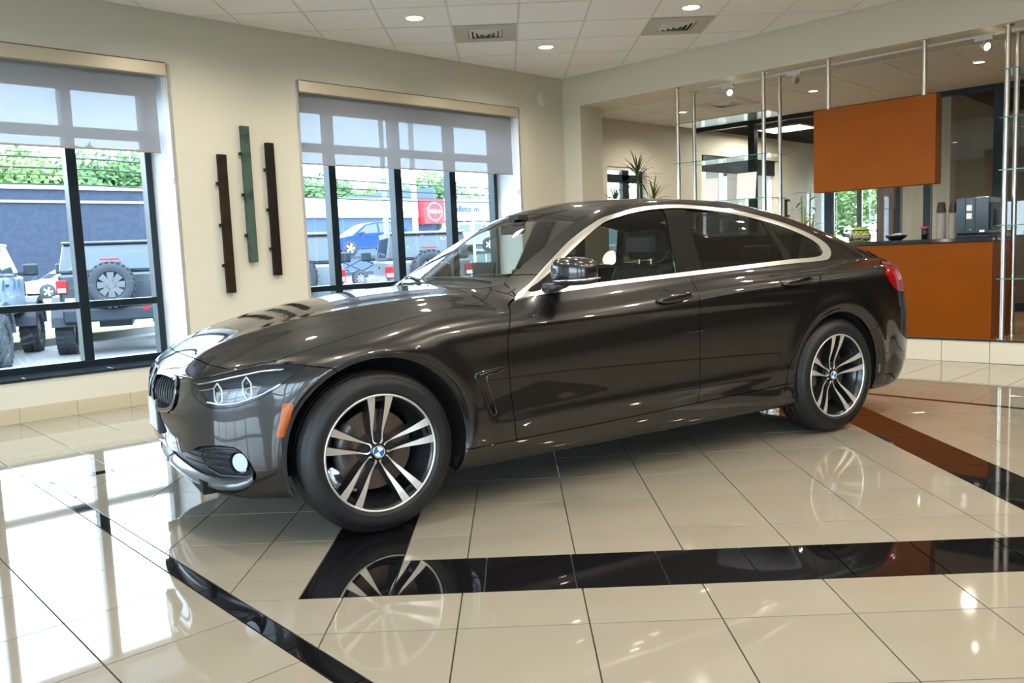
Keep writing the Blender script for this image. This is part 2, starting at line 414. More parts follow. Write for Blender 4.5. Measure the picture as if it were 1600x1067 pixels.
# ceiling vents
ventm = mat('vent_grey_panel', (.50, .47, .40), .5); ventd = mat('vent_dark', (.01, .015, .015), .7); ventw = mat('vent_louvre', (.62, .60, .54), .45)
def vent(ci, cj, label, z=CEIL, g=G, xy=None, rot=GA):
    x, y = xy or G2W((ci + .5) * G, (cj + .5) * G)
    r = thing('ceiling_vent', label, 'vent', (x, y, z), rot, 'square ceiling vents')
    h = g / 2 - .012
    mb = MB()
    for a, b_, c, d in ((-h, h, -h, -.16), (-h, h, .16, h), (-h, -.16, -.16, .16), (.16, h, -.16, .16)): mb.box(a, b_, c, d, -.006, .003)
    mb.build('panel', ventm, r)
    MB().box(-.165, .165, -.165, .165, .0, .003).build('backing', ventd, r)
    for k, (a, dz) in enumerate(((.155, -.022), (.115, -.03), (.075, -.036), (.035, -.04))):
        vs = []; fs = []
        for rr, zz in ((a, 0.0), (a - .028, dz * .6), (a - .03, dz * .6), (a - .002, 0.0)):
            vs += [(-rr, -rr, zz), (rr, -rr, zz), (rr, rr, zz), (-rr, rr, zz)]
        for l in range(3):
            for i in range(4): fs.append((l * 4 + i, l * 4 + (i + 1) % 4, l * 4 + 4 + (i + 1) % 4, l * 4 + 4 + i))
        MB().add(vs, fs).build('louvre', ventw, r)
    return r
vent(-1, 0, 'square ceiling vent between the two left ceiling lights, above the second window')
vent(2, 0, 'square ceiling vent next to the ceiling light nearest the tan beam')

# recessed ceiling lights: ring, glowing lens and the lamp itself
ringm = mat('light_ring', (.8, .78, .72), .4)
LIGHTS = []
proto = None
def downlight(x, y, z=CEIL, e=26, label=None, grp='recessed lights in the main ceiling', r=.075, sz=.045):
    o = thing('recessed_light', label, 'ceiling light', (x, y, z), 0, grp)
    MB().lathe([(r + .02, 0), (r + .018, -.006), (r, -.008), (r - .004, -.002)], n=28).build('trim_ring', ringm, o)
    MB().lathe([(.001, -.004), (r, -.004), (r, -.001), (.001, -.001)], n=28).build('lens', lampm, o)
    ld = bpy.data.lights.new('lamp_light', 'SPOT'); ld.energy = e; ld.color = (1, .90, .76); ld.spot_size = 2.8; ld.spot_blend = .75; ld.shadow_soft_size = sz
    lo = bpy.data.objects.new('lamp_light', ld); COL.objects.link(lo); lo.parent = o; lo.location = (0, 0, -.03)
    return o
named = {(-2, -1): 'recessed ceiling light left of the vents, above the dark wood wall strips', (0, 1): 'middle recessed ceiling light, lowest of the three in view', (2, -1): 'right recessed ceiling light nearest the tan beam'}
for m_ in range(-6, 6):
    for n_ in range(-6, 6):
        i, j = 0 + 2 * m_ + 2 * n_, 1 + 2 * m_ - 2 * n_
        x, y = G2W((i + .5) * G, (j + .5) * G)
        if -.7 < x < 6.7 and -5.2 < y < 4.2:
            downlight(x, y, label=named.get((i, j), 'recessed ceiling light further back over the showroom, outside the picture'), e=MAIN_E)
# ================================================================== THINGS ON THE LEFT WALL
def blind_mat():
    m = bpy.data.materials.new('blind_mesh_fabric'); m.use_nodes = True; n = m.node_tree.nodes; l = m.node_tree.links; n.remove(n['Principled BSDF'])
    a = n.new('ShaderNodeBsdfTransparent'); a.inputs['Color'].default_value = (.85, .93, 1, 1); b = n.new('ShaderNodeBsdfTranslucent'); b.inputs['Color'].default_value = (.065, .07, .078, 1); c = n.new('ShaderNodeBsdfDiffuse'); c.inputs['Color'].default_value = (.22, .225, .24, 1)
    x = n.new('ShaderNodeAddShader'); y = n.new('ShaderNodeMixShader'); y.inputs['Fac'].default_value = BLIND_OPAC
    l.new(b.outputs[0], x.inputs[0]); l.new(c.outputs[0], x.inputs[1]); l.new(a.outputs[0], y.inputs[1]); l.new(x.outputs[0], y.inputs[2]); l.new(y.outputs[0], n['Material Output'].inputs['Surface']); return m
BLIND_OPAC = .94
shade = blind_mat()
hemm = mat('hem_bar', (.30, .28, .24), .4)
def blind(s0, s1, c0, c1, zb, label, cord_s):
    r = thing('roller_blind', label, 'blind', tuple(WL((s0 + s1) / 2, .05, HEAD - .1)), math.atan2(E1.y, E1.x), 'grey roller blinds')
    mi = Matrix.Translation(-Vector(r.location)); ro = Matrix.Rotation(-r.rotation_euler.z, 4, 'Z')
    F = lambda s, o, z: ro @ (mi @ WL(s, o, z))
    MB(F).box(c0, c1, -.016, .07, HEAD - .106, HEAD - .003).build('cassette', cassette, r, bev=.006)
    MB(F).box(c0 + .006, c1 - .006, -.012, .06, HEAD - .004, HEAD + .002).build('cassette_lid', darkedge, r)
    n = 14; vs = []; fs = []
    for i in range(n + 1):
        s = s0 + (s1 - s0) * i / n
        for z in (HEAD - .09, HEAD - .3, zb + .3, zb + .012): vs.append((s, .045 + .002 * math.sin(i * 1.7 + z * 3), z))
    for i in range(n):
        for k in range(3): fs.append((i * 4 + k, i * 4 + 4 + k, i * 4 + 5 + k, i * 4 + 1 + k))
    MB(F).add(vs, fs, True).build('fabric', shade, r, fixn=False)
    MB(F).box(s0, s1, .038, .052, zb, zb + .014).build('hem_bar', hemm, r)
    MB(F).tube([(cord_s, .02, HEAD - .11), (cord_s, .015, 1.5), (cord_s + .012, .015, 1.42), (cord_s + .024, .015, 1.5), (cord_s + .02, .02, HEAD - .11)], .0022, 5).build('pull_cord', whitep, r)
    MB(F).box(cord_s + .012, cord_s + .036, .0, .028, 1.78, 1.83).build('cord_clip', whitep, r, bev=.003)
blind(S1a + .02, 1.345, S1a + .002, S1b - .002, 2.028, 'grey roller blind half down over the left window', 1.385)
blind(S2a + .004, 5.345, S2a + .002, S2b - .002, 1.995, 'grey roller blind half down over the right window', 5.37)

# three metal and wood strips on the wall
def strip(s, z0, z1, m, name, label, hooks, mh):
    c = WL(s, 0, (z0 + z1) / 2); r = thing(name, label, 'wall art', tuple(c), math.atan2(E1.y, E1.x), 'vertical wall strips')
    h = (z1 - z0) / 2
    MB().box(-.039, .039, -.045, -.012, -h, h).build('board', m, r, bev=.002)
    for hz in hooks:
        MB().box(-.062, -.02, -.034, -.012, hz - .013 - (z0 + z1) / 2, hz + .013 - (z0 + z1) / 2).build('peg', mh, r, bev=.001)
        MB().cyl((-.03, -.014, hz - (z0 + z1) / 2), (-.03, 0, hz - (z0 + z1) / 2), .008).build('spacer', mh, r)
brownb = mat('rusty_brown_strip', (.026, .013, .004), .5, spec=.25, var=(9, (.011, .006, .003), .35, .65))
verd = mat('verdigris_strip', (.052, .092, .07), .6, spec=.3, var=(7, (.018, .024, .018), .5, .68))
darkb = mat('dark_brown_strip', (.012, .006, .0045), .5, spec=.25, var=(9, (.006, .0035, .003), .35, .65))
pegm = mat('peg_black', (.008, .008, .008), .4)
strip(1.825, .858, 2.034, brownb, 'wall_strip', 'leftmost wall strip, rusty brown with three pegs', (1.79, 1.439, 1.095), pegm)
strip(2.05, 1.115, 2.287, verd, 'wall_strip', 'green verdigris wall strip, middle one hung highest', (2.049, 1.698, 1.349), pegm)
strip(2.274, .989, 2.158, darkb, 'wall_strip', 'rightmost wall strip, dark brown with three pegs', (1.921, 1.572, 1.226), pegm)
# smoke detector
r = thing('smoke_detector', 'round white smoke detector high on the wall beside the corner', 'smoke detector', tuple(WL(5.835, 0, 2.887)))
MB().lathe([(.09, 0), (.09, -.012), (.084, -.03), (.06, -.04), (.001, -.042)], ax='y', n=36).build('cover', mat('detector_cream', (.62, .60, .52), .4), r)
MB().lathe([(.055, -.0405), (.057, -.043), (.06, -.0395)], ax='y', n=36).build('ring', ringm, r)

# ================================================================== RIGHT SIDE: POLES, SHELVES, PANEL, COUNTER
def pole(t, o, z0, z1, label, name='steel_pole', foot=True):
    b_ = BK(t, o, z0); r = thing(name, label, 'pole', tuple(b_), 0, 'brushed steel display poles')
    H = z1 - z0
    MB().cyl((0, 0, .001), (0, 0, H - .001), .021, n=24).build('tube', steel, r)
    MB().cyl((0, 0, H - .01), (0, 0, H), .042, n=24).build('top_flange', steel, r, bev=.002)
    if foot: MB().cyl((0, 0, 0), (0, 0, .01), .042, n=24).build('foot_flange', steel, r, bev=.002)
    return r
PZ = 2.332
pole(1.545, .08, PLAT, SOF, 'steel pole at the left end of the glass shelves, front row')
pole(1.525, .45, PLAT, SOF, 'steel pole at the left end of the glass shelves, behind the front one')
pole(2.545, .08, PLAT, SOF, 'steel pole at the right end of the glass shelves, front row')
pole(2.54, .45, PLAT, SOF, 'steel pole at the right end of the glass shelves, back row')
pole(3.205, .08, PZ, SOF, 'short steel pole holding the left of the hanging orange panel', foot=False)
pole(4.06, .08, PZ, SOF, 'short steel pole holding the right of the hanging orange panel', foot=False)
pole(4.705, .08, PLAT, SOF, 'bright steel pole right of the orange counter, front row')
pole(4.695, .45, PLAT, SOF, 'steel pole right of the orange counter, back row at picture edge')
pole(5.7, .08, PLAT, SOF, 'steel pole of the right shelf bay, outside the picture, front row')
pole(5.7, .45, PLAT, SOF, 'steel pole of the right shelf bay, outside the picture, back row')
shelfg = glass_mat('shelf_glass', (.90, .96, .94), .03, 1, 0, (.5, .7, .65)); edgeg = mat('glass_edge_green', (.08, .22, .18), .1)
def shelf(t0, t1, z, label):
    r = thing('glass_shelf', label, 'shelf', tuple(BK((t0 + t1) / 2, .265, z)), math.atan2(E2.y, E2.x), 'clear glass shelves')
    a = (t1 - t0) / 2
    MB().box(-a, a, -.215, .215, -.004, .004).build('sheet', shelfg, r)
    MB().box(-a, a, -.217, -.215, -.004, .004).box(-a, a, .215, .217, -.004, .004).build('edge', edgeg, r)
    return r
shelf(1.5, 2.6, 2.42, 'top glass shelf between the left steel poles')
shelf(1.5, 2.6, 2.0, 'middle glass shelf between the left steel poles')
shelf(1.5, 2.6, 1.56, 'lower glass shelf between the left poles carrying white sheets')
for z, l in ((2.45, 'top glass shelf at the right picture edge'), (2.06, 'second glass shelf from the top at the right edge'), (1.63, 'third glass shelf at the right edge'), (1.17, 'fourth glass shelf at the right edge'), (.72, 'lowest glass shelf at the right edge')): shelf(4.66, 5.74, z, l)
papm = mat('white_sheet', (.78, .77, .74), .5)
def sheet(t, o, w_, h, lean, tilt, label, name='sign_sheet'):
    r = thing(name, label, 'sheet', tuple(BK(t, o, 1.565)), math.atan2(E2.y, E2.x) + lean, 'blank white sheets on the glass shelf')
    c = math.cos(tilt); s_ = math.sin(tilt)
    vs = []
    for yy in (0, .006):
        for x, z in ((-w_ / 2, 0), (w_ / 2, 0), (w_ / 2, h), (-w_ / 2, h)): vs.append((x + z * .0, yy + z * s_, z * c))
    MB().add(vs, [(0, 1, 2, 3), (7, 6, 5, 4), (0, 4, 5, 1), (1, 5, 6, 2), (2, 6, 7, 3), (3, 7, 4, 0)]).build('board', papm, r)
    MB().box(-w_ / 2, w_ / 2, -.02, .03, 0, .006).build('base', shelfg, r)
sheet(2.33, .10, .215, .27, -.0, .12, 'right blank white sheet leaning on the glass shelf, in front of the black post')
sheet(1.885, .14, .19, .25, .15, .08, 'left blank white sheet standing on the glass shelf')
sheet(2.06, .33, .13, .245, .95, .03, 'narrow white sheet standing edge-on behind the left one')

# hanging orange panel
r = thing('hanging_panel', 'orange laminate box panel hanging from two steel poles above the counter', 'panel', tuple(BK(3.64, .075, 1.945)), math.atan2(E2.y, E2.x))
MB().box(-.545, .543, -.075, .075, -.384, .387).build('box', orange, r, bev=.003)
MB().box(-.545, .543, .076, .085, -.380, .383).build('back_board', darkw, r)
# counter
r = thing('orange_counter', 'orange laminate coffee counter on the tiled platform', 'counter', tuple(BK(3.4, .1, PLAT)), math.atan2(E2.y, E2.x))
MB().box(-.72, 1.218, 0, .6, 0, .84).build('front', orange, r, bev=.002)
for x in (-.32,):
    pass
MB().box(-.74, 1.222, -.014, .62, .842, .876).build('worktop', granite, r, bev=.004)
CT = PLAT + .876
# coffee machine
cmat = mat('machine_blue_black', (.016, .030, .042), .22); cm2 = mat('machine_black', (.006, .007, .009), .35); chrom = mat('chrome', (.8, .8, .8), .08, metal=1)
r = thing('coffee_machine', 'tall dark blue-black coffee machine on the counter right end', 'coffee machine', tuple(BK(4.427, .33, CT)), math.atan2(E2.y, E2.x))
MB().box(-.128, .13, -.11, .3, .03, .35).build('body', cmat, r, bev=.008)
MB().box(-.125, .125, -.10, .29, 0, .03).build('foot', cm2, r, bev=.004)
MB().box(-.126, .128, -.125, -.111, .04, .345).build('front_panel', cmat, r, bev=.003)
MB().box(.02, .025, -.129, -.125, .05, .34).build('door_seam', cm2, r)
MB().box(-.055, -.05, -.129, -.125, .05, .34).build('door_seam', cm2, r)
for z0, z1 in ((.235, .285), (.165, .215)): MB().box(-.045, -.002, -.1275, -.1255, z0, z1).build('sticker', papm, r)
MB().cyl((-.01, -.126, .07), (-.01, -.132, .07), .008).build('knob', chrom, r)
MB().box(.06, .10, -.1275, -.1255, .045, .065).build('sticker', papm, r)
MB().box(.131, .145, -.08, .2, .06, .3).build('side_vent', cm2, r)
MB().cyl((.15, .02, .1), (.15, .02, .24), .008).build('hose', cm2, r)
# cup stacks
cupw = mat('cup_kraft', (.50, .44, .37), .6); cupd = mat('lid_brown', (.045, .026, .02), .45)
for t, lab, dx in ((4.135, 'left stack of pale paper cups topped with dark lids', 0), (4.238, 'right stack of pale paper cups next to the coffee machine', .01)):
    r = thing('cup_stack', lab, 'cups', tuple(BK(t, .35, CT)), .3, 'stacks of paper cups')
    z = 0
    for k in range(13):
        MB().lathe([(.034, z), (.0415, z + .02), (.043, z + .0215), (.043, z + .0225), (.0405, z + .0225), (.034, z + .001)], n=20).build('paper_cup', cupw, r); z += .0168
    z = .235
    for k in range(5):
        MB().lathe([(.042 - k * .002, z), (.042 - k * .002, z + .006), (.040 - k * .002, z + .015), (.036 - k * .002, z + .0195), (.001, z + .0195)], n=20).build('cup_lid', cupd, r); z += .0165
    MB().lathe([(.028, z), (.032, z + .008), (.030, z + .012), (.001, z + .012)], c=(dx, 0, 0), n=16).build('cup_lid', cupd, r)
# travel cup with red lid
r = thing('travel_cup', 'small dark cup with red lid on the counter', 'cup', tuple(BK(3.995, .35, CT)))
MB().lathe([(.001, 0), (.026, 0), (.032, .1), (.001, .1)], n=22).build('body', cm2, r)
MB().lathe([(.035, .099), (.036, .112), (.033, .118), (.001, .118)], n=22).build('lid', mat('red_plastic', (.5, .01, .02), .35), r)
# black bowl of creamers
r = thing('black_bowl', 'black bowl holding white creamer cups on the counter', 'bowl', tuple(BK(3.742, .35, CT)))
MB().lathe([(.001, 0), (.045, 0), (.055, .006), (.088, .03), (.097, .05), (.094, .05), (.083, .032), (.05, .012), (.001, .01)], n=32).build('bowl', cm2, r)
for k in range(9):
    a = k * 2.4; rr = .02 + .045 * (k / 9)
    o = MB().lathe([(.001, 0), (.013, 0), (.016, .018), (.017, .02), (.001, .02)], n=12).build('creamer_cup', papm, None, tuple(BK(3.742, .35, CT + .032 + .008 * (k % 3)) + Vector((rr * math.cos(a), rr * math.sin(a), 0))))
    tag(o, 'white creamer cup lying in the black bowl on the counter', 'creamer', 'creamer cups in the black bowl')
# second bowl behind: round dark bowl rim
# wire basket
r = thing('wire_basket', 'black wire fruit basket on the counter beside the car roof', 'basket', tuple(BK(3.40, .33, CT)))
wirem = mat('black_wire', (.01, .01, .01), .4, metal=.5)
prof = [(.07, .005), (.10, .02), (.135, .06), (.17, .11)]
for rr, z in prof:
    MB().tube([(rr * math.cos(2 * PI * k / 36), rr * math.sin(2 * PI * k / 36), z) for k in range(36)], .003 if z < .1 else .0045, 6, closed=True).build('ring', wirem, r)
for k in range(24):
    a = 2 * PI * k / 24; MB().tube([(rr * math.cos(a + q * .25), rr * math.sin(a + q * .25), z) for q, (rr, z) in enumerate(prof)], .0022, 5).build('wire', wirem, r)
fruit = mat('packet_kraft', (.42, .33, .24), .6, var=(14, (.62, .55, .45), .4, .6))
for k in range(7):
    a = k * 2.4; rr = 0 if k == 0 else .068
    o = MB().sphere((0, 0, 0), .034, 14, .72).build('snack_packet', fruit, None, tuple(BK(3.40, .33, CT + .045 + .014 * (k % 2)) + Vector((rr * math.cos(a), rr * math.sin(a), 0))))
    tag(o, 'beige wrapped snack lying in the wire basket', 'snack', 'wrapped snacks in the wire basket')

# track lights under the beam
wht = mat('white_enamel', (.7, .68, .62), .35)
r = thing('light_track', 'thin white light track running under the beam', 'light track', tuple(BK(3, .3, SOF)), math.atan2(E2.y, E2.x))
MB().box(-1.2, 2.2, -.017, .017, -.018, 0).build('rail', wht, r)
def track(t, label, on=True, tx=.1):
    r = thing('track_light', label, 'spotlight', tuple(BK(t, .3, SOF - .018)), math.atan2(E2.y, E2.x), 'spotlights on the light track')
    MB().box(-.07, .07, -.02, .02, -.03, 0).build('adapter', wht, r, bev=.002)
    MB().cyl((0, 0, -.03), (.0, 0, -.075), .006).build('stem', wht, r)
    a = Vector((-.02, .015, -.065)); d = Vector((tx, -.055, -.045)).normalized()
    MB().cyl(a, a + d * .06, .02, .034, n=22).build('head', wht, r)
    MB().cyl(a + d * .0605, a + d * .063, .030, .030, n=22).build('lamp_face', lampm if on else chrom, r)
track(2.03, 'spotlight on the track left of the front shelf pole'); track(2.77, 'small spotlight between the shelf poles and orange panel', False); track(4.47, 'lit spotlight above the coffee machine')

# ---------------------------------------------------------------- the lounge behind the counter
def SX(t, o, z): return BK(t, o, z)
lc = tag(MB(BK).box(-.3, 12.2, .6, 9.5, SOF, SOF + .1).build('ceiling_lounge', mat('lounge_ceiling', (.72, .72, .70), .9)), kind='structure')
lt = mat('lounge_tile', (.74, .74, .72), .9)
for i in range(1, 16):
    for j in range(0, 4):
        t0 = -.1 + i * .6 - .6; o0 = .64 + j * .6
        if o0 + .59 > 3.02: continue
        MB(BK).box(t0 + .008, t0 + .592, o0 + .008, o0 + .592, SOF - .004, SOF).build('ceiling_tile', lt, lc)
def SWL(s, o, z): return Vector((s, 4.75 + o, z))
sw = MB(SWL); sw.box(6.8, 7.87, 0, .2, 0, 3.2); sw.box(8.71, 10.05, 0, .2, 0, 3.2); sw.box(12.3, 14.3, 0, .2, 0, 3.2); sw.box(10.05, 12.3, 0, .2, 2.45, 3.2); sw.box(10.05, 12.3, 0, .2, 0, .9); sw.box(7.87, 8.71, 0, .2, 0, 1.0); sw.box(7.87, 8.71, 0, .2, 2.19, 3.2)
tag(sw.build('wall_lounge', wallm), kind='structure')
r = tag(empty('window_6'), kind='structure')
MB(SWL).box(7.87, 8.71, .02, .1, 2.15, 2.19).build('head_reveal', revealm, r)
for a, b_, c, d in ((7.87, 7.92, 1, 2.15), (8.66, 8.71, 1, 2.15), (8.28, 8.42, 1, 2.15), (7.87, 8.71, 1.99, 2.1), (7.87, 8.71, 1, 1.05)): MB(SWL).box(a, b_, .08, .14, c, d).build('frame', blackm, r)
MB(SWL).box(7.87, 8.71, .1, .11, 1, 2.15).build('pane', glass, r)
r = tag(empty('window_9'), kind='structure')
for a, b_ in ((10.05, 10.12), (10.75, 10.85), (11.5, 11.6), (12.2, 12.3)): MB(SWL).box(a, b_, .08, .16, .9, 2.45).build('frame', revealm, r)
MB(SWL).box(10.12, 12.2, .02, .05, 2.2, 2.45).build('shade_box', darkg if 'darkg' in globals() else blackm, r)
MB(SWL).box(10.05, 12.3, .12, .13, .9, 2.45).build('pane', glass, r)
# black storefront glazing
sf = tag(empty('window_7'), kind='structure')
for a, b_ in ((-.208, -.09), (.844, .94), (1.93, 2.02), (2.83, 2.885), (3.155, 3.235), (3.905, 4.0), (5.1, 5.2), (6.3, 6.4)): MB(BK).box(a, b_, 3.0, 3.1, PLAT, SOF - .055).build('mullion', blackm, sf, bev=.004)
MB(BK).box(-.208, 8, 3.0, 3.1, SOF - .06, SOF).build('head_rail', blackm, sf)
MB(BK).box(-.208, 8, 3.0, 3.1, PLAT, PLAT + .1).build('sill_rail', blackm, sf)
offg = glass_mat('office_glass', (.92, .94, .93), 0)
xs = [-.09, .844, .94, 1.93, 2.02, 2.83, 2.885, 3.155, 3.235, 3.905, 4.0, 5.1, 5.2, 6.3]
for a, b_ in zip(xs[::2], xs[1::2]): MB(BK).box(a, b_, 3.04, 3.05, PLAT + .1, SOF - .06).build('pane', offg, sf)
# office rooms behind the glazing
beige2 = mat('office_beige', (.46, .41, .32), .6); darkg = mat('office_charcoal', (.035, .036, .042), .6); mauve = mat('office_taupe', (.16, .11, .095), .6)
def ow(name, a, b_, c, d, m, z0=PLAT, z1=3.3): return tag(MB(BK).box(a, b_, c, d, z0, z1).build(name, m), kind='structure')
ow('wall_office_taupe', 1.06, 1.34, 7.3, 7.4, mauve)
ow('wall_office_charcoal', -.62, .17, 7.3, 7.4, darkg)
wb = MB(BK); wb.box(-2.4, .19, 7.4, 7.5, 0, 3.2); wb.box(1.06, 12, 7.4, 7.5, 0, 3.2); wb.box(.19, 1.06, 7.4, 7.5, 2.3, 3.2); wb.box(.19, 1.06, 7.4, 7.5, 0, .95); tag(wb.build('wall_office_back', beige2), kind='structure')
ow('wall_office_partition', 3.30, 3.42, 3.12, 7.4, beige2)
ow('wall_office_right', 3.42, 9, 5.6, 5.7, beige2)
r = tag(empty('window_8'), kind='structure')
for a, b_, c, d in ((.19, .24, .95, 2.3), (.66, .75, .95, 2.3), (1.01, 1.06, .95, 2.3), (.19, 1.06, 2.25, 2.3), (.19, 1.06, .95, 1.0)): MB(BK).box(a, b_, 7.42, 7.48, c, d).build('frame', blackm, r)
MB(BK).box(.19, 1.06, 7.45, 7.46, .95, 2.3).build('pane', glass, r)
tag(MB(BK).box(-3, 12, 3.1, 9.5, SOF, SOF + .1).build('ceiling_office', mat('office_ceiling', (.85, .85, .82), .9)), kind='structure')
r = thing('office_light_panel', 'bright rectangular ceiling light panel in the office behind the glass', 'ceiling light', tuple(BK(.85, 4.2, SOF)), math.atan2(E2.y, E2.x))
MB().box(-.34, .34, -.28, .28, -.02, 0).build('frame', ringm, r)
MB().box(-.32, .32, -.26, .26, -.026, -.02).build('diffuser', mat('panel_glow', (1, 1, 1), .5, emit=(1, .95, .82), es=3.2), r)
ld = bpy.data.lights.new('panel_light', 'AREA'); ld.shape = 'RECTANGLE'; ld.size = .6; ld.size_y = .5; ld.energy = 42; ld.color = (1, .92, .78)
lo = bpy.data.objects.new('panel_light', ld); COL.objects.link(lo); lo.parent = r; lo.location = (0, 0, -.05)
MB(BK).box(1.41, 1.44, 2.93, 2.96, 1.44, 1.68).box(1.41, 1.44, 2.93, 3.04, 1.44, 1.47).box(1.41, 1.44, 2.93, 3.04, 1.65, 1.68).build('pull_handle', mat('bronze', (.05, .035, .025), .35, metal=.6), sf)
# lounge ceiling lights
for x, y, l in ((8.38, 3.9, 'small recessed light in the lounge ceiling behind the left shelf poles'), (8.53, 2.23, 'small recessed light in the lounge ceiling left above the orange panel'), (8.58, .52, 'lit recessed light in the lounge ceiling right of the orange panel')):
    downlight(x, y, SOF - .003, 36, l, 'small recessed lights in the lounge ceiling', .05, .05)
for x, y in ((8.5, -1.4), (11.8, 2.2), (12.3, -1)):
    downlight(x, y, SOF - .003, 36, 'recessed lounge light outside the picture, further right', 'small recessed lights in the lounge ceiling', .05, .05)
vent(0, 0, 'square ceiling vent in the lounge ceiling behind the shelf poles', SOF - .002, .6, (8.4, 3.28), math.atan2(E2.y, E2.x))

# ---------------------------------------------------------------- plants
leafm = mat('palm_leaf', (.035, .075, .03), .45, var=(3, (.07, .14, .03), .4, .6)); leafl = mat('bamboo_leaf', (.13, .22, .04), .5, var=(3, (.25, .33, .08), .4, .6)); stemm = mat('woody_stem', (.14, .10, .05), .7); potm = mat('dark_pot', (.03, .03, .03), .35); soil = mat('soil', (.03, .02, .012), .95)
def blade(rng, L, wd, el, az, droop, m, parent, base, name='leaf'):
    vs = []; fs = []; n = 6; d = Vector((math.cos(az), math.sin(az), 0)); sd = Vector((-math.sin(az), math.cos(az), 0)); p = Vector(base); e = el
    for k in range(n + 1):
        t = k / n; w_ = wd * (math.sin(PI * min(1, t * .85 + .12)) ** .7) * (1 - t * .2) * .5 if k < n else .0006
        vs += [p - sd * w_, p + Vector((0, 0, -w_ * .35)), p + sd * w_]
        p = p + (d * math.cos(e) + Vector((0, 0, 1)) * math.sin(e)) * (L / n); e -= droop / n
    for k in range(n):
        for q in (0, 1): fs.append((k * 3 + q, k * 3 + q + 1, k * 3 + 4 + q, k * 3 + 3 + q))
    o = MB().add(vs, fs, True).build(name, m, parent, fixn=False); return o
rng = random.Random(3)
r = thing('potted_palm', 'tall spiky dragon-tree plant standing behind the car roof near the column', 'plant', tuple(BK(.52, .72, PLAT)))
MB().lathe([(.001, 0), (.15, 0), (.19, .36), (.2, .38), (.17, .38), (.165, .33), (.001, .33)], n=28).build('pot', potm, r)
MB().lathe([(.001, .335), (.166, .335)], n=20).build('soil', soil, r)
def W2P(t, o, z): return BK(t, o, z) - Vector(r.location)
heads = [(W2P(.60, .66, 2.0), 36, .34), (W2P(.20, .72, 1.69), 32, .29), (W2P(.80, .70, 1.69), 32, .30), (W2P(.45, .85, 1.6), 18, .26)]
for (h, n, L) in heads:
    b0 = Vector((0, 0, .33)); MB().tube([b0, b0.lerp(h, .4) + Vector((0, 0, .12)), h - Vector((0, 0, .1)), h], [.02, .016, .013, .012], 8).build('stem', stemm, r)
    for k in range(n):
        t = k / n; blade(rng, L * rng.uniform(.75, 1.1), .022, 1.45 - 1.9 * t + rng.uniform(-.15, .15), k * 2.4 + rng.uniform(-.2, .2), .5 + .5 * t, leafm, r, h - Vector((0, 0, .08 * t)))
r = thing('bamboo_plant', 'light green bamboo-like plant behind the car rear window, beside the counter', 'plant', tuple(BK(2.5, 1.2, PLAT)))
MB().lathe([(.001, 0), (.1, 0), (.13, .3), (.11, .3), (.001, .27)], n=24).build('pot', potm, r)
for k in range(4):
    bx_, by_ = .035 * math.cos(k * 1.6), .035 * math.sin(k * 1.6); H = (1.56, 1.4, 1.28, 1.2)[k]
    pts = [(bx_ * (1 + z), by_ * (1 + z), .27 + z * (H - .27)) for z in (0, .33, .66, 1)]
    MB().tube(pts, .009, 8).build('cane', leafl, r)
    for q in range(10):
        z = H - .06 - q * .075
        if z < .75: continue
        blade(rng, rng.uniform(.14, .22), .032, rng.uniform(-.1, .9), q * 2.1 + k, 1.0, leafl, r, (bx_ * 1.8, by_ * 1.8, z))
# items at the right edge: dark cabinet and gold bins on the platform behind the poles
r = thing('dark_cabinet', 'dark cabinet standing behind the right glass shelves', 'cabinet', tuple(BK(5.3, .75, PLAT)), math.atan2(E2.y, E2.x))
MB().box(-.5, .5, 0, .45, 0, .62).build('body', cm2, r, bev=.004); MB().box(-.52, .52, -.02, .47, .62, .65).build('top', granite, r)
for x in (-.245, .25): MB().box(x - .235, x + .235, -.018, 0, .03, .6).build('door', cmat, r, bev=.002)
# ================================================================== THE GREY SEDAN
def spline(xs,ys):
    xs=np.array(xs,float);ys=np.array(ys,float);n=len(xs);h=np.diff(xs)
    A=np.zeros((n,n));r=np.zeros(n);A[0,0]=A[-1,-1]=1
    for i in range(1,n-1):
        A[i,i-1]=h[i-1];A[i,i]=2*(h[i-1]+h[i]);A[i,i+1]=h[i]
        r[i]=6*((ys[i+1]-ys[i])/h[i]-(ys[i]-ys[i-1])/h[i-1])
    M=np.linalg.solve(A,r)
    s0=(ys[1]-ys[0])/h[0]-h[0]*M[1]/6; s1=(ys[-1]-ys[-2])/h[-1]+h[-1]*M[-2]/6
    def f(x):
        x=np.asarray(x,float);i=np.clip(np.searchsorted(xs,x)-1,0,n-2)
        a=(xs[i+1]-x);b=(x-xs[i]);H=h[i]
        v=M[i]*a**3/(6*H)+M[i+1]*b**3/(6*H)+(ys[i]/H-M[i]*H/6)*a+(ys[i+1]/H-M[i+1]*H/6)*b
        v=np.where(x<xs[0],ys[0]+s0*(x-xs[0]),v); return np.where(x>xs[-1],ys[-1]+s1*(x-xs[-1]),v)
    return f
def smax(a,b,k):
    h=np.maximum(k-abs(a-b),0)/k; return np.maximum(a,b)+h*h*k*.25
def smin(a,b,k): return -smax(-a,-b,k)
def sstep(t): t=np.clip(t,0,1); return t*t*(3-2*t)
hoodz=spline([-.80,-.72,-.66,-.60,-.5,-.3,0,.3,.55,.9,2,3,3.3,3.5,3.66,3.80,3.9],
             [.56,.635,.688,.722,.770,.838,.905,.945,.958,.962,1.0,1.03,1.055,1.046,1.042,1.050,1.06])
hoodc=spline([-.8,-.4,0,.4,.8,2,3,3.4,3.9],[.19,.17,.17,.16,.16,.12,.13,.17,.20])
plan=spline([-.8,-.5,-.25,0,.3,1,2,2.8,3.2,3.5,3.9],[-.10,-.045,-.016,-.004,-.003,-.003,0,.004,-.004,-.03,-.085])
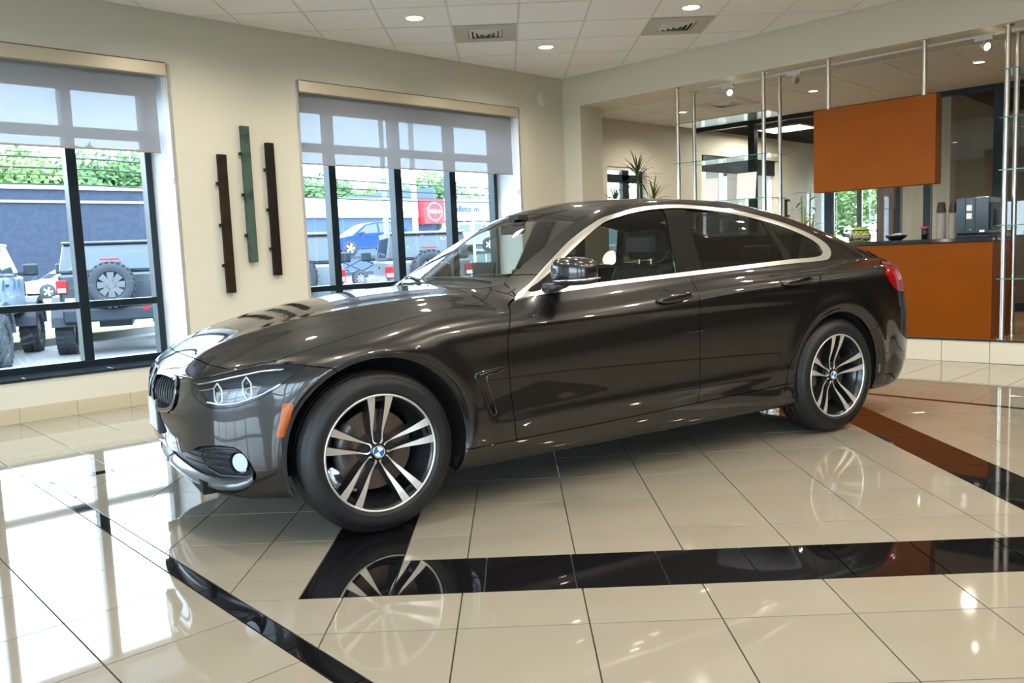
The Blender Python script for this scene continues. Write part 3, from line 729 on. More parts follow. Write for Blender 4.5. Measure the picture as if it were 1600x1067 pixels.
lowx=spline([.1,.18,.24,.30,.45,.6,.75,.9],[.80,.848,.875,.888,.899,.905,.908,.908])
roofz=spline([1.0,1.25,1.5,1.8,2.1,2.4,2.7,3.0,3.3,3.55,3.9],[1.29,1.338,1.372,1.390,1.388,1.366,1.315,1.240,1.150,1.065,.94])
gside=spline([.4,.8,1.2,1.8,2.4,2.8,3.1,3.4,3.7],[.795,.80,.805,.808,.80,.775,.745,.70,.64])
frontx=spline([.10,.2,.28,.4,.5,.6,.66,.75],[-.58,-.645,-.68,-.692,-.690,-.680,-.665,-.61])
rearx=spline([.15,.25,.35,.5,.65,.8,.95,1.05],[3.66,3.75,3.80,3.815,3.80,3.765,3.73,3.73])
def W(x,z):
    zc=.755+.065*x
    s=z-zc
    sp=.012*np.logaddexp(0,s/.012)      # soft ramp above the crease
    w=lowx(np.minimum(z,.9))+plan(x)-.20*sp-1.3*sp*sp
    w=w-(x>2.7)*((x-2.7)/.95)**2*sp*.55
    w=w-.006*np.exp(-((s+.10)/.06)**2)*sstep((x-.2)/.5)*sstep((3.2-x)/.5)    # hollow under the crease
    # rocker crease rising to the rear
    w=w+.006*np.exp(-((z-(.36+.02*x))/.03)**2)*sstep((x-.4)/.4)*sstep((2.6-x)/.5)
    for cx,cz,r0 in((.012,.338,.375),(2.81,.335,.37)):
        r=np.hypot(x-cx,z-cz); up=sstep((z-.22)/.1)
        w=w+up*(.010*np.exp(-((r-r0-.045)/.05)**2)-.016*sstep((r0+.028-r)/.03))
    return w
def f_low(x,y,z):
    y=abs(y)
    side=y-W(x,z)
    top=(z-(hoodz(x)-hoodc(x)*y*y-.10*sstep((.35-x)/1.0)*np.maximum(y-.62,0)**2*4))*.95
    # hood ridges
    rid=.006*np.exp(-((y-(.30+.22*sstep((x+.7)/1.2)))/.06)**2)*sstep((x+.72)/.2)*sstep((.75-x)/.3)
    top=top-rid
    yy=y/.9
    fr=frontx(z)+.12*yy**2+.30*yy**5-.024*np.exp(-(y/.22)**2)*sstep((z-.36)/.14)*sstep((.72-z)/.08)
    front=(fr-x)*.92
    rr=rearx(z)-.10*yy**2-.22*yy**6
    rear=(x-rr)*.92
    a=smax(side,front,.22)
    a=smax(a,rear,.16)
    a=smax(a,top,.075)
    a=smax(a,.175+.004*x-z+.0*x,.05)
    return a
def f_green(x,y,z):
    y=abs(y)
    side=(y-(gside(x)-.54*(z-.95)+.06*np.maximum(z-1.2,0)))*.88
    roof=(z-(roofz(x)-.13*y*y*(1+.3*sstep((x-2.4)/1))))*.97
    ws=(z-.952)*np.cos(.515)-(x-(.648+.32*y*y))*np.sin(.515)
    ws=ws+.03*(np.maximum(1.1-x,0)**2)*0
    a=smax(side,roof,.10)
    a=smax(a,ws,.075)
    a=smax(a,x-3.66,.05)
    return smax(a,.80-z,.02)
def f_body(x,y,z):
    return smin(f_low(x,y,z),f_green(x,y,z),.035)

def surface_net(f, lo, hi, h):
    n = [int(round((hi[i] - lo[i]) / h)) + 1 for i in range(3)]
    X = lo[0] + h * np.arange(n[0]); Y = lo[1] + h * np.arange(n[1]); Z = lo[2] + h * np.arange(n[2])
    xx, yy, zz = np.meshgrid(X, Y, Z, indexing='ij')
    g = f(xx, yy, zz); ins = g < 0
    c = np.zeros([k - 1 for k in n], int)
    for a in (0, 1):
        for b in (0, 1):
            for d in (0, 1): c += ins[a:n[0] - 1 + a, b:n[1] - 1 + b, d:n[2] - 1 + d]
    act = (c > 0) & (c < 8); idx = -np.ones(act.shape, int); ii = np.argwhere(act); idx[act] = np.arange(len(ii))
    V = np.zeros((len(ii), 3)); W_ = np.zeros(len(ii))
    I, J, K = ii.T
    corners = [(a, b, d) for a in (0, 1) for b in (0, 1) for d in (0, 1)]
    for p in corners:
        for ax in range(3):
            if p[ax]: continue
            q_ = list(p); q_[ax] = 1
            ga = g[I + p[0], J + p[1], K + p[2]]; gb = g[I + q_[0], J + q_[1], K + q_[2]]
            m = (ga < 0) != (gb < 0); t = np.where(m, ga / np.where(ga == gb, 1, ga - gb), 0)
            P = np.stack([I + p[0], J + p[1], K + p[2]], 1).astype(float); P[:, ax] += t
            V[m] += P[m]; W_[m] += 1
    V = V / W_[:, None] * h + np.array(lo)
    F = []
    for ax in range(3):
        a1, a2 = (ax + 1) % 3, (ax + 2) % 3
        sl0 = [slice(None)] * 3; sl1 = [slice(None)] * 3; sl0[ax] = slice(0, n[ax] - 1); sl1[ax] = slice(1, n[ax])
        A = ins[tuple(sl0)]; B = ins[tuple(sl1)]; e = np.argwhere(A != B)
        e = e[(e[:, a1] > 0) & (e[:, a2] > 0) & (e[:, a1] < n[a1] - 1) & (e[:, a2] < n[a2] - 1)]
        s = A[tuple(e.T)]
        def g_(d1, d2): r = e.copy(); r[:, a1] -= d1; r[:, a2] -= d2; return idx[tuple(r.T)]
        q = np.stack([g_(1, 1), g_(0, 1), g_(0, 0), g_(1, 0)], 1); q[~s] = q[~s][:, ::-1]; F.append(q)
    F = np.concatenate(F); T_ = np.concatenate([F[:, [0, 1, 2]], F[:, [0, 2, 3]]])
    return V, T_
def grad(V, f=None, e=.002):
    f = f or f_body; x, y, z = V.T
    g = np.stack([f(x + e, y, z) - f(x - e, y, z), f(x, y + e, z) - f(x, y - e, z), f(x, y, z + e) - f(x, y, z - e)], 1) / (2 * e); return g
def project(V, it=3, f=None):
    f = f or f_body
    for _ in range(it):
        g = grad(V, f); v = f(*V.T); V = V - g * (v / np.maximum((g * g).sum(1), .05))[:, None] * .95
    return V
def cut(V, T_, g):
    """split triangles by field g (<0 inside) -> V, inside, outside"""
    g = np.where(abs(g) < 1e-7, 1e-7, g)
    s = g[T_] < 0; c = s.sum(1)
    Tin = [T_[c == 3]]; Tout = [T_[c == 0]]
    mix = (c == 1) | (c == 2)
    Tm = T_[mix]; sm = s[mix]; cm = c[mix]
    if len(Tm):
        odd = np.where((cm == 1)[:, None], sm, ~sm).argmax(1)
        r = np.arange(len(Tm)); a = Tm[r, odd]; b = Tm[r, (odd + 1) % 3]; d = Tm[r, (odd + 2) % 3]
        def mk(p, q):
            lo = np.minimum(p, q); hi = np.maximum(p, q); return lo.astype(np.int64) * 10 ** 7 + hi
        k1, k2 = mk(a, b), mk(a, d); ks, inv_ = np.unique(np.concatenate([k1, k2]), return_inverse=True)
        lo, hi = ks // 10 ** 7, ks % 10 ** 7; t = g[lo] / (g[lo] - g[hi]); NV = V[lo] + (V[hi] - V[lo]) * t[:, None]
        base = len(V); V = np.concatenate([V, NV]); n1 = base + inv_[:len(a)]; n2 = base + inv_[len(a):]
        t1 = np.stack([a, n1, n2], 1); t2 = np.stack([n1, b, d], 1); t3 = np.stack([n1, d, n2], 1); o1 = cm == 1
        Tin += [t1[o1], t2[~o1], t3[~o1]]; Tout += [t1[~o1], t2[o1], t3[o1]]
    return V, np.concatenate(Tin), np.concatenate(Tout)
def sdp(P, U):
    P = np.array(P, float); d = np.full(len(U), 1e9); ins = np.zeros(len(U), bool)
    for i in range(len(P)):
        a = P[i]; b = P[(i + 1) % len(P)]; e = b - a; w_ = U - a
        t = np.clip((w_ @ e) / (e @ e), 0, 1); q = w_ - t[:, None] * e; d = np.minimum(d, (q * q).sum(1))
        cnd = ((a[1] <= U[:, 1]) & (b[1] > U[:, 1])) | ((b[1] <= U[:, 1]) & (a[1] > U[:, 1]))
        with np.errstate(divide='ignore', invalid='ignore'):
            xi = a[0] + (U[:, 1] - a[1]) * e[0] / (e[1] if abs(e[1]) > 1e-12 else 1e-12)
        ins ^= cnd & (U[:, 0] < xi)
    d = np.sqrt(d); return np.where(ins, -d, d)
def smoothpoly(P, n=6):
    P = [np.array(p, float) for p in P]; out = []; m = len(P)
    for i in range(m):
        p0, p1, p2, p3 = P[i - 1], P[i], P[(i + 1) % m], P[(i + 2) % m]
        for k in range(n):
            t = k / n; out.append(.5 * ((2 * p1) + (-p0 + p2) * t + (2 * p0 - 5 * p1 + 4 * p2 - p3) * t * t + (-p0 + 3 * p1 - 3 * p2 + p3) * t ** 3))
    return out

CAR = (1.3489, 1.1822, 0); CARZ = -.20426
car = thing('sedan', 'dark grey four-door sedan with chrome window trim parked on the glossy tiles', 'car', CAR, CARZ)
def flakes():
    m = mat('car_paint_mineral_grey', (.046, .0445, .044), .30, metal=.9, coat=1, coat_rough=.015)
    n = m.node_tree.nodes; l = m.node_tree.links; b = n['Principled BSDF']; b.inputs['Coat IOR'].default_value = 1.5; b.inputs['Specular Tint'].default_value = (.25, .25, .25, 1)
    return m
paint = flakes()
chromet = mat('satin_chrome_trim', (.86, .84, .79), .26, metal=1)
gblack = mat('gloss_black', (.004, .004, .005), .06, coat=.6)
pblack = mat('black_plastic', (.020, .023, .029), .36)
linerm = mat('body_inner_black', (.004, .004, .004), .9)
wsg = glass_mat('windshield_glass', (.66, .70, .66), 0, 1)
fwg = glass_mat('front_side_glass', (.62, .66, .62), 0, 1)
rwg = glass_mat('rear_tinted_glass', (.20, .21, .20), 0, 1)
lampg = glass_mat('lamp_cover', (.93, .95, .97), 0, 1)
redg = mat('tail_red', (.30, .004, .006), .08, coat=1)
ambr = mat('amber_marker', (.42, .085, .002), .2, coat=.5)
HM = .0125
V, TT = surface_net(f_body, (-.80, -1.0, .13), (3.95, .045, 1.45), HM)
V = project(V, 3)
AX = lambda V: np.abs(V[:, 1])
side_uv = lambda V: np.stack([V[:, 0], V[:, 2]], 1)
front_uv = lambda V: np.stack([V[:, 0] + AX(V), V[:, 2]], 1)
rear_uv = lambda V: np.stack([V[:, 0] - AX(V), V[:, 2]], 1)
top_uv = lambda V: np.stack([V[:, 0], AX(V)], 1)
V, TT, _ = cut(V, TT, V[:, 1] - 0.0)
# underside and wheel arches
V, TT, _ = cut(V, TT, .181 + .0045 * V[:, 0] - V[:, 2])
ARCH = ((.012, .338, .375), (2.81, .335, .362))
for cx, cz, r0 in ARCH:
    V, _, TT = cut(V, TT, np.maximum(np.hypot(V[:, 0] - cx, V[:, 2] - cz) - r0, .45 - AX(V)))
dlo_o = smoothpoly([(.722, .884), (.757, .914), (.841, .964), (.923, 1.018), (1.018, 1.079), (1.117, 1.141), (1.199, 1.186), (1.287, 1.229), (1.388, 1.267), (1.61, 1.310), (1.848, 1.324), (2.08, 1.311), (2.355, 1.276), (2.654, 1.210), (2.860, 1.138), (2.950, 1.088), (2.972, 1.042), (2.93, 1.002), (2.84, .986), (2.49, .979), (1.765, .952), (1.219, .931), (.80, .906)], 5)
dlo_i = smoothpoly([(.800, .9235), (.877, .970), (.954, 1.014), (1.041, 1.068), (1.123, 1.117), (1.207, 1.165), (1.305, 1.217), (1.392, 1.250), (1.60, 1.290), (1.84, 1.304), (2.07, 1.290), (2.34, 1.253), (2.63, 1.186), (2.82, 1.116), (2.885, 1.066), (2.875, 1.026), (2.78, 1.008), (2.505, 1.002), (1.775, .973), (1.225, .949), (.95, .938)], 5)
PARTS = {}
def region(field, T_, gap=.0019):
    """cut a region out of T_ leaving a gap"""
    global V
    V, Ti, _ = cut(V, T_, field(V) + gap); V, _, To = cut(V, T_, field(V) - gap); return Ti, To
up = lambda V: .80 - V[:, 2]
TT0 = TT
D, TT = region(lambda V: np.maximum(sdp(dlo_o, side_uv(V)), .40 - AX(V)), TT, 0.0)
V, GI, TR_ = cut(V, D, sdp(dlo_i, side_uv(V))); PARTS['window_trim'] = (TR_, chromet)
V, BP, GI = cut(V, GI, sdp([(1.787, 1.40), (1.655, .90), (1.835, .90), (1.93, 1.40)], side_uv(V)))
V, CP, GI = cut(V, GI, sdp([(2.432, 1.30), (2.545, .95), (2.612, .95), (2.478, 1.30)], side_uv(V)))
V, AP, GI = cut(V, GI, sdp([(.7, .9), (.955, .9), (.985, 1.046), (.7, 1.046)], side_uv(V)))
V, FW, GI = cut(V, GI, V[:, 0] - 1.74); V, RW, QW = cut(V, GI, V[:, 0] - (2.53 - .36 * (V[:, 2] - 1.1)))
PARTS['pillar_cover'] = (BP, gblack); PARTS['window_divider'] = (CP, gblack); PARTS['mirror_triangle'] = (AP, gblack)
PARTS['front_window'] = (FW, fwg); PARTS['rear_window'] = (RW, rwg); PARTS['quarter_window'] = (QW, rwg)
ws_poly = [(.60, -.1), (.665, -.1), (.668, .1), (.69, .3), (.735, .5), (.768, .553), (.93, .552), (1.03, .543), (1.14, .524), (1.262, .503), (1.283, .45), (1.30, .2), (1.305, -.1)]
WSf = lambda V: np.maximum(sdp(ws_poly, top_uv(V)), up(V) + .12)
WS, TT = region(WSf, TT, .001); PARTS['windshield'] = (WS, wsg)
rw_poly = smoothpoly([(2.66, -.1), (2.66, .25), (2.68, .45), (2.74, .505), (2.95, .48), (3.15, .43), (3.20, .30), (3.22, -.1)], 3)
BW_, TT = region(lambda V: np.maximum(sdp(rw_poly, top_uv(V)), up(V)), TT, .001); PARTS['back_window'] = (BW_, rwg)
front = lambda poly: (lambda V: np.maximum(sdp(poly, front_uv(V)), V[:, 0] - .2))
rearp = lambda poly: (lambda V: np.maximum(sdp(poly, rear_uv(V)), 2.9 - V[:, 0]))
lamp_poly = [(-.150, .630), (-.170, .648), (-.029, .662), (.127, .684), (.322, .710), (.46, .714), (.563, .708), (.53, .690), (.505, .676), (.434, .630), (.339, .590), (.20, .560), (.09, .551), (-.013, .556), (-.085, .580), (-.13, .605)]
HL, TT = region(front(lamp_poly), TT, .001); PARTS['headlamp'] = (HL, lampg)
kid = smoothpoly([(-.655, .625), (-.62, .650), (-.50, .656), (-.385, .652), (-.335, .640), (-.317, .615), (-.322, .571), (-.36, .528), (-.42, .506), (-.56, .492), (-.63, .505), (-.66, .555)], 4)
KD, TT = region(front(kid), TT, 0); PARTS['_kidney'] = (KD, None)
V, KR, KO = cut(V, KD, sdp(kid, front_uv(V)) + .014)      # KR opening, KO surround
bp_ = [(-.352, .648), (-.168, .650), (-.147, .618), (-.194, .586), (-.30, .548), (-.40, .500), (-.30, .56)]
BPn, TT = region(front([(-.36, .655), (-.172, .652), (-.15, .618), (-.19, .588), (-.27, .555), (-.39, .498), (-.45, .49), (-.36, .56)]), TT, 0); PARTS['grille_side_panel'] = (BPn, gblack)
fog = [(-.285, .345), (-.185, .362), (-.094, .392), (-.013, .404), (.088, .409), (.171, .404), (.21, .390), (.24, .365), (.265, .334), (.284, .302), (.280, .282), (.240, .246), (.197, .226), (.10, .205), (-.10, .195), (-.22, .200), (-.45, .212), (-.72, .216), (-.72, .333), (-.54, .330), (-.44, .331)]
FG, TT = region(front(fog), TT, .0); PARTS['_fog'] = (FG, None)
mk = [(.455, .570), (.511, .566), (.484, .505), (.448, .436), (.405, .438), (.432, .500)]
MK, TT = region(front(mk), TT, 0); PARTS['side_marker'] = (MK, ambr)
tail = [(2.46, .946), (2.332, .896), (2.360, .846), (2.433, .802), (2.515, .778), (2.75, .765), (3.1, .77), (3.2, .80), (3.2, .93), (2.8, .965)]
TL, TT = region(rearp(tail), TT, .001); PARTS['tail_lamp'] = (TL, redg)
LIN = TT
hood_poly = [(-.588, -.1), (-.588, .08), (-.572, .319), (-.546, .487), (-.512, .600), (-.436, .684), (-.345, .738), (-.207, .754), (-.019, .757), (.095, .755), (.335, .725), (.50, .706), (.60, .662), (.645, .632), (.70, .585), (.735, .545), (.68, .46), (.635, .30), (.618, .1), (.618, -.1)]
HD, TT = region(lambda V: np.maximum(sdp(hood_poly, top_uv(V)), .60 - V[:, 2]), TT); PARTS['hood'] = (HD, paint)
CW, TT = region(lambda V: np.maximum(sdp([(.55, -.1), (.618, -.1), (.64, .30), (.69, .46), (.742, .548), (.77, .575), (.90, .56), (.90, -.1)], top_uv(V)), .85 - V[:, 2]), TT, 0); PARTS['cowl'] = (CW, pblack)
RFp = [(1.27, -.1), (1.262, .3), (1.245, .50), (1.32, .508), (1.6, .515), (2.0, .52), (2.4, .515), (2.64, .505), (2.64, -.1)]
RF, TT = region(lambda V: np.maximum(sdp(RFp, top_uv(V)), 1.0 - V[:, 2]), TT, .0015); PARTS['roof'] = (RF, paint)
sd = lambda poly: (lambda V: np.maximum(sdp(poly, side_uv(V)), .50 - AX(V)))
gap1 = [(.745, .904), (.690, .876), (.640, .835), (.612, .79), (.603, .756), (.600, .68), (.601, .596), (.606, .51), (.615, .436), (.634, .287)]
gap2 = [(1.775, 1.0), (1.752, .930), (1.731, .870), (1.720, .80), (1.7185, .656), (1.722, .553), (1.722, .42), (1.712, .313)]
gap3 = [(2.60, .995), (2.655, .960), (2.672, .925), (2.645, .89), (2.618, .85), (2.600, .80), (2.586, .745), (2.55, .68), (2.480, .591), (2.42, .500), (2.365, .422), (2.36, .335)]
sill = [(.393, .2825), (.634, .287), (1.123, .295), (1.712, .312), (2.139, .324), (2.36, .332)]
FD, TT = region(sd(gap1 + [(1.123, .295)] + gap2[::-1] + [(.80, 1.0)]), TT); PARTS['front_door'] = (FD, paint)
RD, TT = region(sd(gap2 + [(2.139, .324)] + gap3[::-1]), TT); PARTS['rear_door'] = (RD, paint)
RK, TT = region(sd([(.30, .10)] + [(.30, .281)] + sill + [(2.50, .335), (2.56, .10)]), TT, .002); PARTS['rocker_panel'] = (RK, paint)
FN, TT = region(lambda V: np.maximum(sdp([(-.375, .745), (-.37, .725), (-.30, .711), (-.253, .702), (-.17, .689), (-.10, .60), (.25, .25), (.393, .2825)] + gap1[::-1] + [(.70, .97), (.72, 1.02), (.5, 1.1), (-.3, .95)], side_uv(V)), .45 - AX(V)), TT); PARTS['front_fender'] = (FN, paint)
FB, TT = region(lambda V: V[:, 0] - .3, TT); PARTS['front_bumper'] = (FB, paint)
TKp = [(3.22, -.1), (3.20, .46), (3.30, .60), (3.42, .66), (3.9, .66), (3.9, -.1)]
TK, TT = region(lambda V: np.maximum(sdp(TKp, top_uv(V)), .70 - V[:, 2]), TT); PARTS['trunk_lid'] = (TK, paint)
RB, TT = region(lambda V: sdp([(3.0, .10), (3.0, .50), (3.16, .60), (3.30, .70), (3.42, .755), (3.9, .745), (4, .1)], side_uv(V)), TT); PARTS['rear_bumper'] = (RB, paint)
PARTS['rear_quarter_panel'] = (TT, paint)
ws_edge = None
NOSPLIT = {'windshield', 'back_window', 'hood', 'cowl', 'roof', 'front_bumper', 'trunk_lid', 'rear_bumper'}
V = project(V, 2)
NRM = grad(V); NRM /= np.linalg.norm(NRM, axis=1)[:, None]
LABELS = {'rear_window': 'dark tinted glass', 'quarter_window': 'dark tinted glass', 'side_marker': 'orange marker lamp'}
def part_mesh(name, T_, m, mirror, off=0.0, rim=.010, nrm=True):
    """mirror: 0 near side, 1 far side, 2 both joined"""
    used, inv_ = np.unique(T_, return_inverse=True); t = inv_.reshape(T_.shape); P = V[used] - NRM[used] * (-off); Q = NRM[used]
    P = V[used] + NRM[used] * off
    fn = np.cross(P[t[:, 1]] - P[t[:, 0]], P[t[:, 2]] - P[t[:, 0]]); flip = (fn * Q[t[:, 0]]).sum(1) < 0; t[flip] = t[flip][:, ::-1]
    area_ = np.linalg.norm(fn, axis=1); t = t[area_ > 1e-10]
    # boundary rim going inwards
    if rim:
        e = np.concatenate([t[:, [0, 1]], t[:, [1, 2]], t[:, [2, 0]]]); key = np.sort(e, 1); kk = key[:, 0].astype(np.int64) * 10 ** 7 + key[:, 1]
        u_, ix, ct_ = np.unique(kk, return_index=True, return_counts=True); be = e[ix[ct_ == 1]]
        sym = (np.abs(P[be[:, 0], 1]) < .003) & (np.abs(P[be[:, 1], 1]) < .003); be = be[~sym]
        b0 = len(P); n = len(be); a, b = be[:, 0], be[:, 1]
        P = np.concatenate([P, P[a], P[b], P[a] - Q[a] * rim, P[b] - Q[b] * rim]); Q = np.concatenate([Q, np.zeros((4 * n, 3))])
        i = np.arange(n); t = np.concatenate([t, np.stack([b0 + i, b0 + 2 * n + i, b0 + 3 * n + i], 1), np.stack([b0 + i, b0 + 3 * n + i, b0 + n + i], 1)])
    if mirror:
        Pm = P * [1, -1, 1]; Qm = Q * [1, -1, 1]; tm = t[:, ::-1]
        if mirror == 1: P, Q, t = Pm, Qm, tm
        else:
            # weld the symmetry line
            t = np.concatenate([t, tm + len(P)]); P = np.concatenate([P, Pm]); Q = np.concatenate([Q, Qm])
    me = bpy.data.meshes.new(name); me.vertices.add(len(P)); me.vertices.foreach_set('co', P.ravel())
    me.loops.add(t.size); me.loops.foreach_set('vertex_index', t.ravel().astype(np.int32))
    me.polygons.add(len(t)); me.polygons.foreach_set('loop_start', np.arange(0, t.size, 3, dtype=np.int32)); me.polygons.foreach_set('loop_total', np.full(len(t), 3, np.int32))
    me.polygons.foreach_set('use_smooth', np.ones(len(t), bool)); me.update(); me.validate()
    if nrm and len(me.vertices) == len(Q): me.normals_split_custom_set_from_vertices([tuple(x) for x in Q])
    if m: me.materials.append(m)
    o = bpy.data.objects.new(name, me); COL.objects.link(o); o.parent = car; return o
OB = {}
for nm, (T_, m) in PARTS.items():
    if nm[0] == '_' or not len(T_): continue
    rim = {'windshield': 0, 'back_window': 0, 'front_window': 0, 'rear_window': 0, 'quarter_window': 0, 'headlamp': 0, 'front_bumper': .014, 'rear_quarter_panel': .02, 'window_trim': .006, 'front_fender': .02}.get(nm, .010)
    off = {'window_trim': .0035, 'front_window': -.006, 'rear_window': -.006, 'quarter_window': -.005, 'pillar_cover': -.003, 'window_divider': -.003, 'mirror_triangle': -.002, 'windshield': -.001, 'side_marker': .0012, 'grille_side_panel': -.004, 'cowl': -.012, 'headlamp': .0}.get(nm, 0)
    for mir in ((2,) if nm in NOSPLIT else (0, 1)):
        o = part_mesh(nm, T_, m, mir, off, rim); OB.setdefault(nm, []).append(o)
        if nm in LABELS: o['label'] = LABELS[nm]
lin = part_mesh('body_liner', LIN, linerm, 2, -.016, 0, False)
hd = [OB['headlamp'][0], OB['headlamp'][1]]
# tail lamp and headlamp housings: same outline pushed inwards, dark
hous = mat('lamp_housing', (.07, .08, .095), .28, metal=.6); lchr = mat('lamp_chrome', (.85, .86, .88), .10, metal=1); ledm = mat('daylight_ring', (.75, .78, .82), .2)
for k, mir in enumerate((0, 1)):
    h = part_mesh('housing', HL, hous, mir, -.045, -.0448, False); h.parent = hd[k]
# ---------------- helpers in car space
def cpart(mb, name, m, parent=None, bev=0, label=None):
    o = mb.build(name, m, parent or car, bev=bev)
    if label: o['label'] = label
    return o
def surf_y(x, z, y0=-1.05, f=None):
    ys = np.linspace(y0, -.2, 600); v = (f or f_body)(np.full(600, x), ys, np.full(600, z)); k = (v < 0).argmax(); return float(ys[k])
def front_pt(s, z, d=0):
    """point on the skin with x+|y| = s at height z, pushed d inwards (near side)"""
    ys = np.linspace(0, .95, 900); v = f_body(s - ys, -ys, np.full(900, z))
    for k in range(899):
        if (v[k] < 0) != (v[k + 1] < 0) : pass
    x = s - ys; idx_ = np.where((v[:-1] < 0) != (v[1:] < 0))[0]
    if not len(idx_): return None
    k = idx_[0]; p = np.array([[s - ys[k], -ys[k], z]]); p = project(p, 2); n = grad(p)[0]; n /= np.linalg.norm(n); return Vector(p[0] - n * d), Vector(n)
# inner headlamp pieces
def both(fn):
    for k, sgn in enumerate((1, -1)): fn(k, sgn)
def mirror_pts(pts, sgn): return [(p[0], p[1] * sgn, p[2]) for p in pts]
def lampparts(k, sgn):
    par = hd[k]
    for s, z, r in ((.045, .607, .040), (.245, .632, .042)):
        q = front_pt(s, z, .026)
        if not q: continue
        p, n = q; a = Vector((-1, -.35, 0)).normalized(); u = Vector((0, 0, 1)); w_ = a.cross(u).normalized()
        ring = []
        for i in range(25):
            t = 2 * PI * i / 24; c_, s_ = math.cos(t), math.sin(t); rr = r * (1 - .07 * math.cos(6 * t)); ring.append(p + w_ * (c_ * rr * .72) + u * (s_ * rr))
        cpart(MB().tube(mirror_pts(ring[:-1], sgn), .0030, 6, closed=True), 'light_ring', ledm, par)
        c = p - a * .02; cpart(MB().cyl(*mirror_pts([c + a * .012, c - a * .015], sgn), r * .60, r * .60, 20), 'projector', lchr, par)
        c2 = c + a * .014; cpart(MB().cyl(*mirror_pts([c2, c2 + a * .006], sgn), r * .52, r * .30, 20), 'lens', gblack, par)
    for zz, d, rad, s0, s1, dz in ((.0, .008, .0042, -.13, .44, .060), (0, .018, .0032, -.11, .02, .030)):
        pts = []
        for i in range(18):
            s = s0 + (s1 - s0) * i / 17
            zt = np.interp(s, [-.15, -.029, .127, .322, .46], [.645, .660, .682, .707, .711]) - (.012 if dz > .05 else .036)
            q = front_pt(s, zt, d)
            if q: pts.append(q[0])
        if len(pts) > 2: cpart(MB().tube(mirror_pts(pts, sgn), rad, 6), 'chrome_strip', lchr, par)
    pts = []
    for i in range(16):
        s = -.02 + .46 * i / 15; zt = np.interp(s, [-.013, .09, .20, .339, .434, .47], [.572, .566, .574, .603, .640, .66]); q = front_pt(s, zt, .012)
        if q: pts.append(q[0])
    cpart(MB().tube(mirror_pts(pts, sgn), .0036, 6), 'lower_light_bar', ledm, par)
both(lampparts)
# black tube added to draw the dark gap between hood and lamp
def gap_tube(k, sgn):
    pts = []
    for s, z in ((-.330, .652), (-.24, .652), (-.16, .650), (-.029, .664), (.127, .687), (.322, .713), (.46, .718), (.56, .712)):
        q = front_pt(s, z + .002, .001)
        if q: pts.append(q[0])
    cpart(MB().tube(mirror_pts(pts, sgn), [.004, .005, .006, .006, .006, .005, .004, .002][:len(pts)], 6), 'lamp_gap_line', gblack, hd[k])
both(gap_tube)
# kidney grilles
def kidney(k, sgn):
    o = part_mesh('kidney_grille', KO, chromet if False else gblack, k, .006, .03)
    back = part_mesh('grille_back', KR, linerm, k, -.05, 0, False); back.parent = o
    for i in range(9):
        s = -.632 + i * .0345; pts = []
        for j in range(9):
            z = .502 + .138 * j / 8
            if sdp(kid, np.array([[s, z]]))[0] > -.010: continue
            q = front_pt(s, z, .002 + .010 * abs(j - 4) / 4)
            if q: pts.append(q[0])
        if len(pts) > 2:
            cpart(MB().tube(mirror_pts(pts, sgn), .0055, 6), 'slat', pblack, o)
    pts = []
    for a in smoothpoly([(-.66, .555), (-.652, .625), (-.62, .650), (-.50, .656), (-.385, .652), (-.335, .640), (-.317, .615), (-.322, .571), (-.36, .528), (-.42, .506), (-.56, .492), (-.63, .505)], 4):
        q = front_pt(float(a[0]), float(a[1]), -.003)
        if q: pts.append(q[0])
    cpart(MB().tube(mirror_pts(pts, sgn), .0036, 6, closed=True), 'surround', mat('dark_chrome', (.25, .27, .30), .12, metal=1) if k == 0 else MATS['dark_chrome'], o, label='dark chrome edge')
both(kidney)
